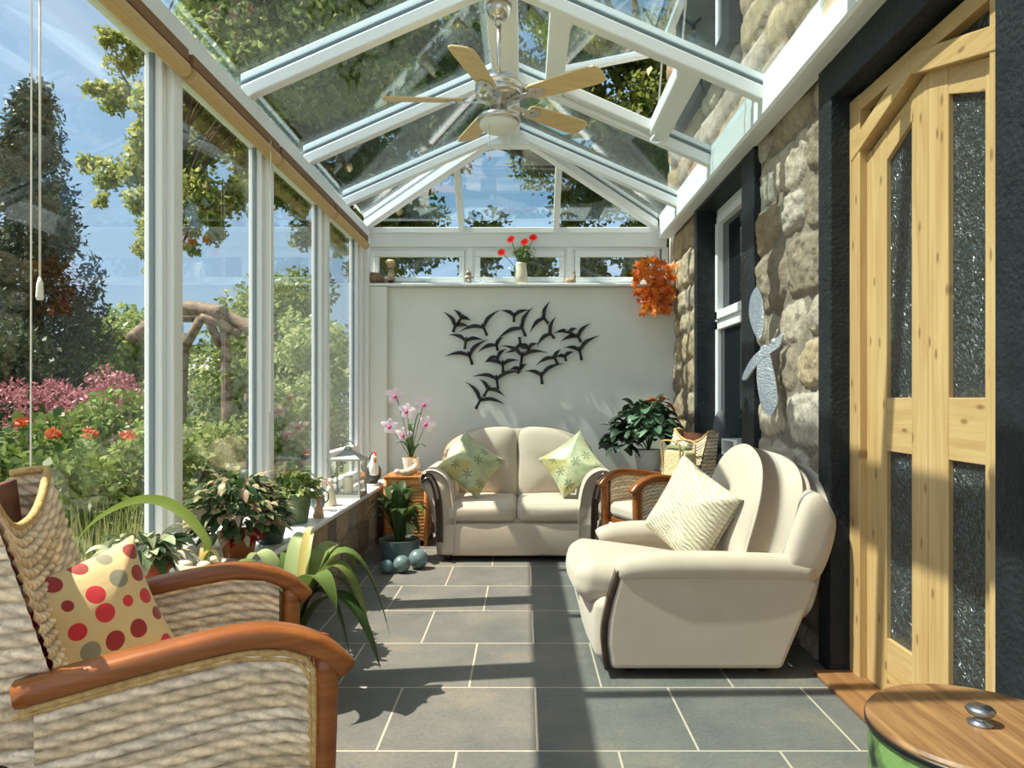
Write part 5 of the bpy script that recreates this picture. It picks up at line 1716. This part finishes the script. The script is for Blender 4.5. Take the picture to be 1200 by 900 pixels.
def trunk_of(name, parent, path, radii, branches, seed):
    mb = MB(); mb.tube(smoothpath(path, 16), list(np.interp(np.linspace(0, 1, len(smoothpath(path, 16))), np.linspace(0, 1, len(radii)), radii)), 12)
    r = random.Random(seed)
    for (b, e, rad) in branches:
        b, e = Vector(b), Vector(e)
        m_ = (b + e) / 2 + Vector((r.uniform(-.4, .4), r.uniform(-.4, .4), r.uniform(.1, .6)))
        pp = smoothpath([b, m_, e], 10)
        mb.tube(pp, list(np.linspace(rad, rad * .25, len(pp))), 7)
    return mb.build(name, BARK, parent, smooth=True)


# large oak spreading over the far end of the roof
p = thing('oak_tree', 'large spreading oak behind the back wall, seen through the far end of the glass roof', 'tree', (3.2, 15.5, G0))
rel = lambda x, y, z: (x - 3.2, y - 15.5, z - G0)
crown = blobs_in(rel(-.2, 15.0, 8.9), (6.6, 3.6, 4.6), 150, .62, 3, hollow=.1)
crown += blobs_in(rel(2.0, 14.0, 4.6), (3.6, 1.6, 1.3), 40, .42, 7, hollow=0)
crown += blobs_in(rel(-2.4, 14.0, 4.6), (2.2, 1.4, 1.1), 26, .40, 10, hollow=0)
crown += blobs_in(rel(1.7, 14.0, 3.85), (1.5, .8, .45), 18, .26, 27, hollow=0)
r = random.Random(44)
for _ in range(70):
    q = rel(*P(r.uniform(290, 570), r.uniform(-10, 225), r.uniform(12.5, 15)))
    crown.append((q[0], q[1], q[2], .62, .62, .5))
for _ in range(26):
    q = rel(*P(r.uniform(655, 790), r.uniform(40, 150), r.uniform(11, 12.5)))
    crown.append((q[0], q[1], q[2], .42, .42, .38))
crown = [b for b in crown if not (-1.7 < b[0] + 3.2 < 1.2 and 4.0 < b[2] + G0 < 6.9 and r.random() < .80)]
br = []
r = random.Random(2)
for b in r.sample([q for q in crown if q[2] > 7.3], 34):
    br.append(((r.uniform(-.3, .3), r.uniform(-.3, .3), r.uniform(4.5, 7.5)), (b[0], b[1], b[2]), .09))
trunk_of('trunk', p, [(0, 0, 0), (.15, .1, 2.5), (-.1, -.2, 5), (.1, 0, 8.5)], [.5, .40, .34, .15], br, 4)
leaf_cloud('crown', crown, 430, .14, L_OAK, p, 11, shell=.15)

# leafy tree whose boughs hang past the left eaves
p = thing('maple_tree', 'leafy pale green tree whose boughs hang down outside the left windows', 'tree', (-5.05, 10.2, G0))
M_ = Vector((-5.05, 10.2, G0))
hang = [(132, 42, 16), (158, 62, 26), (180, 40, 20), (112, 102, 14), (140, 112, 24), (172, 118, 30), (104, 192, 12), (128, 203, 22), (158, 196, 28), (182, 170, 28), (120, 236, 10), (172, 232, 26), (182, 268, 18), (168, 292, 14), (176, 318, 10),
        (232, 118, 40), (255, 165, 40), (228, 190, 36), (240, 235, 36), (268, 230, 24), (222, 268, 18), (255, 272, 16), (225, 290, 10), (240, 70, 40), (222, 150, 30), (330, 212, 20), (346, 228, 22), (352, 246, 12), (338, 190, 24), (296, 190, 22), (290, 222, 16), (396, 282, 14), (404, 296, 10), (398, 262, 16)]
r = random.Random(21)
crown = []
for (px, py, rp) in hang:
    Y = r.uniform(9.6, 11.6)
    for _ in range(5):
        q = P(px + r.uniform(-.6, .6) * rp, py + r.uniform(-.6, .6) * rp, Y) - M_
        s_ = rp * Y / F * r.uniform(.55, .90)
        crown.append((q.x, q.y, q.z, s_, s_, s_ * .8))
for _ in range(150):
    px, py, Y = r.uniform(215, 470), r.uniform(-90, 120), r.uniform(8.0, 11.5)
    if py > 25 + (px - 215) * .55 + 60: continue
    q = P(px, py, Y) - M_
    s_ = r.uniform(.28, .55)
    crown.append((q.x, q.y, q.z, s_, s_, s_ * .8))
big = [b for b in crown if b[3] > .2]
trunk_of('trunk', p, [(0, 0, 0), (.02, .0, 2.2), (-.02, .05, 4.2), (.5, -.2, 7.0)], [.13, .12, .10, .05], [((.0, .0, max(3.2, min(6.5, b[2] * .8))), b[:3], .022) for b in r.sample(big, 34)], 6)
leaf_cloud('crown', crown, 300, .10, leafm('maple_leaf', (120, 138, 62), (186, 184, 112), trans=.5), p, 17, shell=.15)

# conifer at the left edge
p = thing('conifer', 'tall dark conifer at the left edge of the garden', 'tree', (-9.7, 14.0, G0))
bl = []
r = random.Random(8)
for k in range(150):
    z = r.uniform(.5, 7.4); rad = 1.55 * (1 - (z / 7.7) ** 1.5) + .1
    a = r.uniform(0, 2 * PI); q = r.uniform(.3, 1)
    bl.append((rad * q * math.cos(a), rad * q * math.sin(a), z, .30, .30, .55))
leaf_cloud('foliage', bl, 190, .15, L_CONIF, p, 23, aspect=.35, droop=.5, shell=.2)
mb = MB(); mb.tube([(0, 0, 0), (0, 0, 4), (0, 0, 7.4)], [.25, .16, .02], 10); mb.build('trunk', BARK, p)


def shrub(name, label, cat, loc, blobs, per, size, m_, seed, aspect=.6, group=None, trunk=True, extra=None, shell=.45):
    p = thing(name, label, cat, loc, 0, group)
    leaf_cloud('foliage', blobs, per, size, m_, p, seed, aspect=aspect, shell=shell)
    if trunk:
        mb = MB(); r = random.Random(seed)
        for b in r.sample(blobs, min(len(blobs), 12)):
            mb.tube(smoothpath([(r.uniform(-.1, .1), r.uniform(-.1, .1), 0), (b[0] * .5, b[1] * .5, b[2] * .6), (b[0], b[1], b[2])], 8), list(np.linspace(.03, .008, 9)), 6)
        mb.build('branches', BARK, p)
    if extra:
        leaf_cloud(extra[0], extra[1], extra[2], extra[3], extra[4], p, seed + 1)
    return p


FLW = leafm('orange_bloom', (196, 84, 50), (206, 112, 72))
shrub('flowering_shrub', 'low green shrub with orange blooms outside the glass behind the near armchair', 'shrub', (-3.65, 5.0, G0), blobs_in((0, 0, .62), (1.25, .8, .62), 46, .24, 31, hollow=.2), 230, .085, L_HEDGE, 31,
      extra=('blooms', [(P(62, 508, 4.75) - Vector((-3.65, 5.0, G0)))[:] + (.05, .05, .035), (P(104, 508, 4.7) - Vector((-3.65, 5.0, G0)))[:] + (.05, .05, .035), (P(150, 510, 4.75) - Vector((-3.65, 5.0, G0)))[:] + (.05, .05, .035), (P(25, 494, 4.8) - Vector((-3.65, 5.0, G0)))[:] + (.045, .045, .03)], 34, .045, FLW))
shrub('clipped_shrub', 'round green shrub right of the orange flowering one, outside the second window', 'shrub', (-3.3, 6.75, G0), blobs_in((0, 0, .72), (.62, .6, .62), 26, .2, 33, hollow=.2), 230, .075, L_LIGHT, 33)
shrub('pink_shrub', 'feathery pink leaved shrub beyond the green hedge', 'shrub', (-5.7, 9.2, G0), blobs_in((0, 0, 1.15), (1.15, .8, .75), 50, .22, 35, hollow=.1), 170, .075, L_PINK, 35, aspect=.35)
shrub('orange_tipped_shrub', 'small orange tipped plant at the foot of the pink shrub', 'shrub', (-5.15, 7.8, G0), blobs_in((0, 0, .85), (.45, .3, .22), 16, .12, 36, hollow=0), 80, .07, FLW, 36, aspect=.35)
shrub('garden_tree', 'pale green garden tree standing beyond the house roof', 'tree', (-12.0, 21.0, G0), blobs_in((0, 0, 2.9), (1.5, 1.2, 1.1), 40, .45, 37, hollow=.1), 170, .18, L_LIGHT, 37)
shrub('garden_tree', 'broad dark green tree low on the horizon behind the neighbouring roof', 'tree', (-22.0, 36.0, G0), blobs_in((0, 0, 2.2), (7.5, 1.5, 1.6), 60, .8, 38, hollow=.1), 170, .30, L_HEDGE, 38)
shrub('climbing_rose', 'tall climbing rose screen outside the third window', 'shrub', (-3.2, 9.3, G0), blobs_in((0, 0, 1.75), (.9, .5, 1.5), 70, .30, 39, hollow=.1), 200, .085, L_LIGHT, 39,
      extra=('blooms', [(x, -.75, z, .06, .06, .05) for x, z in ((.1, 1.0), (.35, 1.15), (.5, .75), (-.2, .85), (.3, .55))], 26, .06, leafm('rose_petal', (228, 170, 170), (236, 196, 190))))
shrub('tall_shrub', 'tall dark shrub behind the rustic pergola', 'shrub', (-4.6, 12.5, G0), blobs_in((0, 0, 1.5), (1.9, .7, 1.5), 60, .35, 41, hollow=.1), 170, .12, L_HEDGE, 41)
shrub('corner_creeper', 'pale creeper outside the narrow corner window', 'shrub', (-2.4, 7.9, G0), blobs_in((0, 0, 1.3), (.40, .4, 1.3), 34, .2, 43, hollow=.0), 200, .08, L_PALE, 43)
shrub('conifer_side_shrub', 'dark rounded shrub at the foot of the conifer', 'shrub', (-7.9, 10.2, G0), blobs_in((0, 0, 1.35), (1.2, .8, 1.5), 50, .34, 45, hollow=.1), 190, .11, L_CONIF, 45)
shrub('hedge_shrub', 'light green leafy shrub between the pink shrub and the pergola', 'shrub', (-4.35, 7.6, G0), blobs_in((0, 0, .85), (.75, .5, .75), 34, .22, 46, hollow=.1), 200, .085, L_LIME, 46)
shrub('ivy_clump', 'climbing leaves growing up the right pergola post', 'climber', (-2.75, 7.25, G0), blobs_in((0, 0, 1.15), (.28, .3, 1.05), 28, .17, 47, hollow=0), 190, .075, L_LIGHT, 47)

# grasses under the windows
bl = []
r = random.Random(3)
gv, gq = [], []
for k in range(5200):
    y = r.uniform(1.6, 6.6); x = -2.0 - abs(r.gauss(0, .30)) 
    h = r.uniform(.35, .80) * (1 - .25 * math.sin(y * 3)) * (1.05 if y < 4.6 else .9)
    a = r.uniform(0, 2 * PI); l = r.uniform(.04, .18); w = r.uniform(.004, .009)
    dx, dy = math.cos(a) * l, math.sin(a) * l
    sx, sy = -math.sin(a) * w, math.cos(a) * w
    b = len(gv)
    gv += [(x - sx, y - sy, G0), (x + sx, y + sy, G0), (x + dx * .4 + sx * .7, y + dy * .4 + sy * .7, G0 + h * .65), (x + dx * .4 - sx * .7, y + dy * .4 - sy * .7, G0 + h * .65), (x + dx + sx * .1, y + dy + sy * .1, G0 + h), (x + dx - sx * .1, y + dy - sy * .1, G0 + h)]
    gq += [(b, b + 1, b + 2, b + 3), (b + 3, b + 2, b + 4, b + 5)]
o = np_mesh('long_grass', gv, gq, leafm('grass_blade', (112, 126, 66), (160, 156, 104), trans=.4))
tag(o, 'long dry green grass growing close outside the left windows', 'grass', kind='stuff')

# rustic pergola
p = thing('rustic_pergola', 'rustic log pergola standing in the garden beyond the second window', 'pergola', (-3.3, 7.3, G0))
B0 = Vector((-3.3, 7.3, G0))
posts = [P(178, 470, 7.0), P(214, 470, 7.9), P(260, 470, 7.1), P(292, 470, 7.9)]
tops = []
for k, q in enumerate(posts):
    b = Vector((q.x, q.y, G0)) - B0
    tp = Vector((q.x + .03, q.y, 2.02)) - B0
    tops.append(tp)
    mb = MB(); mb.tube(smoothpath([b, (b + tp) / 2 + Vector((.03 * (-1) ** k, 0, 0)), tp], 10), .05, 9); mb.build('post', LOG, p, smooth=True)
for (a, b, rr) in ((P(152, 398, 6.9), P(210, 360, 7.3), .06), (P(196, 362, 7.2), P(262, 368, 7.0), .075), (P(240, 362, 7.1), P(296, 388, 7.0), .06), (P(205, 372, 7.9), P(300, 380, 7.9), .055), (P(236, 372, 7.0), P(280, 392, 7.0), .045), (P(172, 385, 6.95), P(205, 362, 7.2), .045)):
    mb = MB(); mb.tube(smoothpath([a - B0, (a + b) / 2 - B0 + Vector((0, 0, .03)), b - B0], 10), rr, 9); mb.build('top_log', LOG, p, smooth=True)
for (a, b) in ((P(218, 405, 7.1), P(240, 365, 7.05)), (P(258, 405, 7.1), P(240, 366, 7.05)), (P(180, 405, 7.0), P(196, 368, 7.1))):
    mb = MB(); mb.tube([a - B0, b - B0], .045, 8); mb.build('brace', LOG, p, smooth=True)

# neighbouring low house roof
p = thing('neighbour_house', 'low house with a pale grey roof far beyond the pink shrub', 'house', (-15.6, 25.0, G0))
mb = MB(); mb.box(-3.0, 4.6, .3, 4.0, 0, 2.4); mb.build('wall', mat('render_wall', srgb(196, 188, 170), rough=.9), p)
mb = MB(); mb.prism([(0, 2.35), (4.3, 2.35), (2.15, 3.25), ], -3.2, 4.8, 'x'); mb.build('roof', mat('pale_slate', srgb(150, 148, 146), srgb(126, 124, 124), rough=.7, scale=8), p)
mb = MB(); mb.box(-3.3, 4.9, 2.0, 2.3, 3.2, 3.3); mb.build('ridge_tiles', mat('brown_ridge', srgb(128, 100, 80), rough=.8), p)
mb = MB(); mb.prism([(-.6, 2.3), (.9, 2.3), (.15, 3.0)], -.6, 2.0, 'y'); mb.build('gable', mat('brown_ridge', srgb(128, 100, 80)), p)


# ------------------------------------------------------------------ camera, sun, sky
cam = bpy.data.cameras.new('camera')
cam.sensor_width = 36
cam.lens = 36 * F / 1200
cam.shift_x = -(CX - 600) / 1200
cam.shift_y = (CY - 450) / 1200
cam.clip_start = .05; cam.clip_end = 300
co = bpy.data.objects.new('camera', cam); C.objects.link(co)
co.location = (0, 0, EYE); co.rotation_euler = (PI / 2, 0, 0)
bpy.context.scene.camera = co

sun = bpy.data.lights.new('sun', 'SUN')
sun.energy = SUN; sun.angle = math.radians(.6); sun.color = (1, .93, .80)
so_ = bpy.data.objects.new('sun', sun); C.objects.link(so_)
so_.rotation_euler = Vector((1, .13, -1.65)).to_track_quat('-Z', 'Y').to_euler()

wd = bpy.data.worlds.new('sky'); bpy.context.scene.world = wd; wd.use_nodes = True
nt = wd.node_tree; nt.nodes.clear(); L = nt.links.new
tc = N(nt, 'ShaderNodeTexCoord'); sp = N(nt, 'ShaderNodeSeparateXYZ'); L(tc.outputs['Generated'], sp.inputs[0])
col = ramp(nt, [(0, (.22, .28, .34, 1)), (.06, (.20, .29, .37, 1)), (.30, (.155, .255, .37, 1)), (.75, (.12, .215, .35, 1))], sp.outputs[2])
mp = N(nt, 'ShaderNodeMapping', inp={'Scale': (1, 1, 3.0), 'Rotation': (.2, .3, .4)}); L(tc.outputs['Generated'], mp.inputs[0])
nz = N(nt, 'ShaderNodeTexNoise', inp={'Scale': 2.6, 'Detail': 7, 'Roughness': .6, 'Distortion': .4}); L(mp.outputs[0], nz.inputs['Vector'])
cl = ramp(nt, [(.52, (0, 0, 0, 1)), (.80, (.55, .55, .55, 1))], nz.outputs[0])
mx = N(nt, 'ShaderNodeMix', data_type='RGBA', inp={7: (.36, .39, .42, 1)}); L(cl, mx.inputs[0]); L(col, mx.inputs[6])
sd_ = Vector((-1, -.13, 1.65)).normalized()
dt = N(nt, 'ShaderNodeVectorMath', operation='DOT_PRODUCT', inp={1: tuple(sd_)}); L(tc.outputs['Generated'], dt.inputs[0])
mxz = N(nt, 'ShaderNodeMath', operation='MAXIMUM', inp={1: 0}); L(dt.outputs['Value'], mxz.inputs[0])
pw = N(nt, 'ShaderNodeMath', operation='POWER', inp={1: 5}); L(mxz.outputs[0], pw.inputs[0])
ng = N(nt, 'ShaderNodeMath', operation='MULTIPLY', inp={1: -1}, use_clamp=True); L(sp.outputs[1], ng.inputs[0])
bk = N(nt, 'ShaderNodeMath', operation='MULTIPLY', inp={1: BACK_FILL}); L(ng.outputs[0], bk.inputs[0])  # extra brightness of the unseen sky behind the camera, added as fill
gw = N(nt, 'ShaderNodeMath', operation='MULTIPLY_ADD', inp={1: GLOW}); L(pw.outputs[0], gw.inputs[0]); L(bk.outputs[0], gw.inputs[2])
hz = N(nt, 'ShaderNodeMix', data_type='RGBA', blend_type='MULTIPLY', inp={0: 1, 6: (1, .93, .87, 1)}); L(gw.outputs[0], hz.inputs[7])
ad = N(nt, 'ShaderNodeMix', data_type='RGBA', blend_type='ADD', inp={0: 1}); L(mx.outputs[2], ad.inputs[6]); L(hz.outputs[2], ad.inputs[7])
bg = N(nt, 'ShaderNodeBackground', inp={1: SKY}); L(ad.outputs[2], bg.inputs[0])
ow = N(nt, 'ShaderNodeOutputWorld'); L(bg.outputs[0], ow.inputs[0])

vs_ = bpy.context.scene.view_settings
vs_.view_transform = 'Standard'; vs_.look = 'None'; vs_.exposure = EXPO; vs_.gamma = 1; vs_.use_curve_mapping = False
try:
    cy = bpy.context.scene.cycles
    cy.max_bounces = 12; cy.transparent_max_bounces = 24; cy.diffuse_bounces = 5; cy.glossy_bounces = 4
    cy.sample_clamp_indirect = 6
    cy.use_denoising = True
except Exception:
    pass
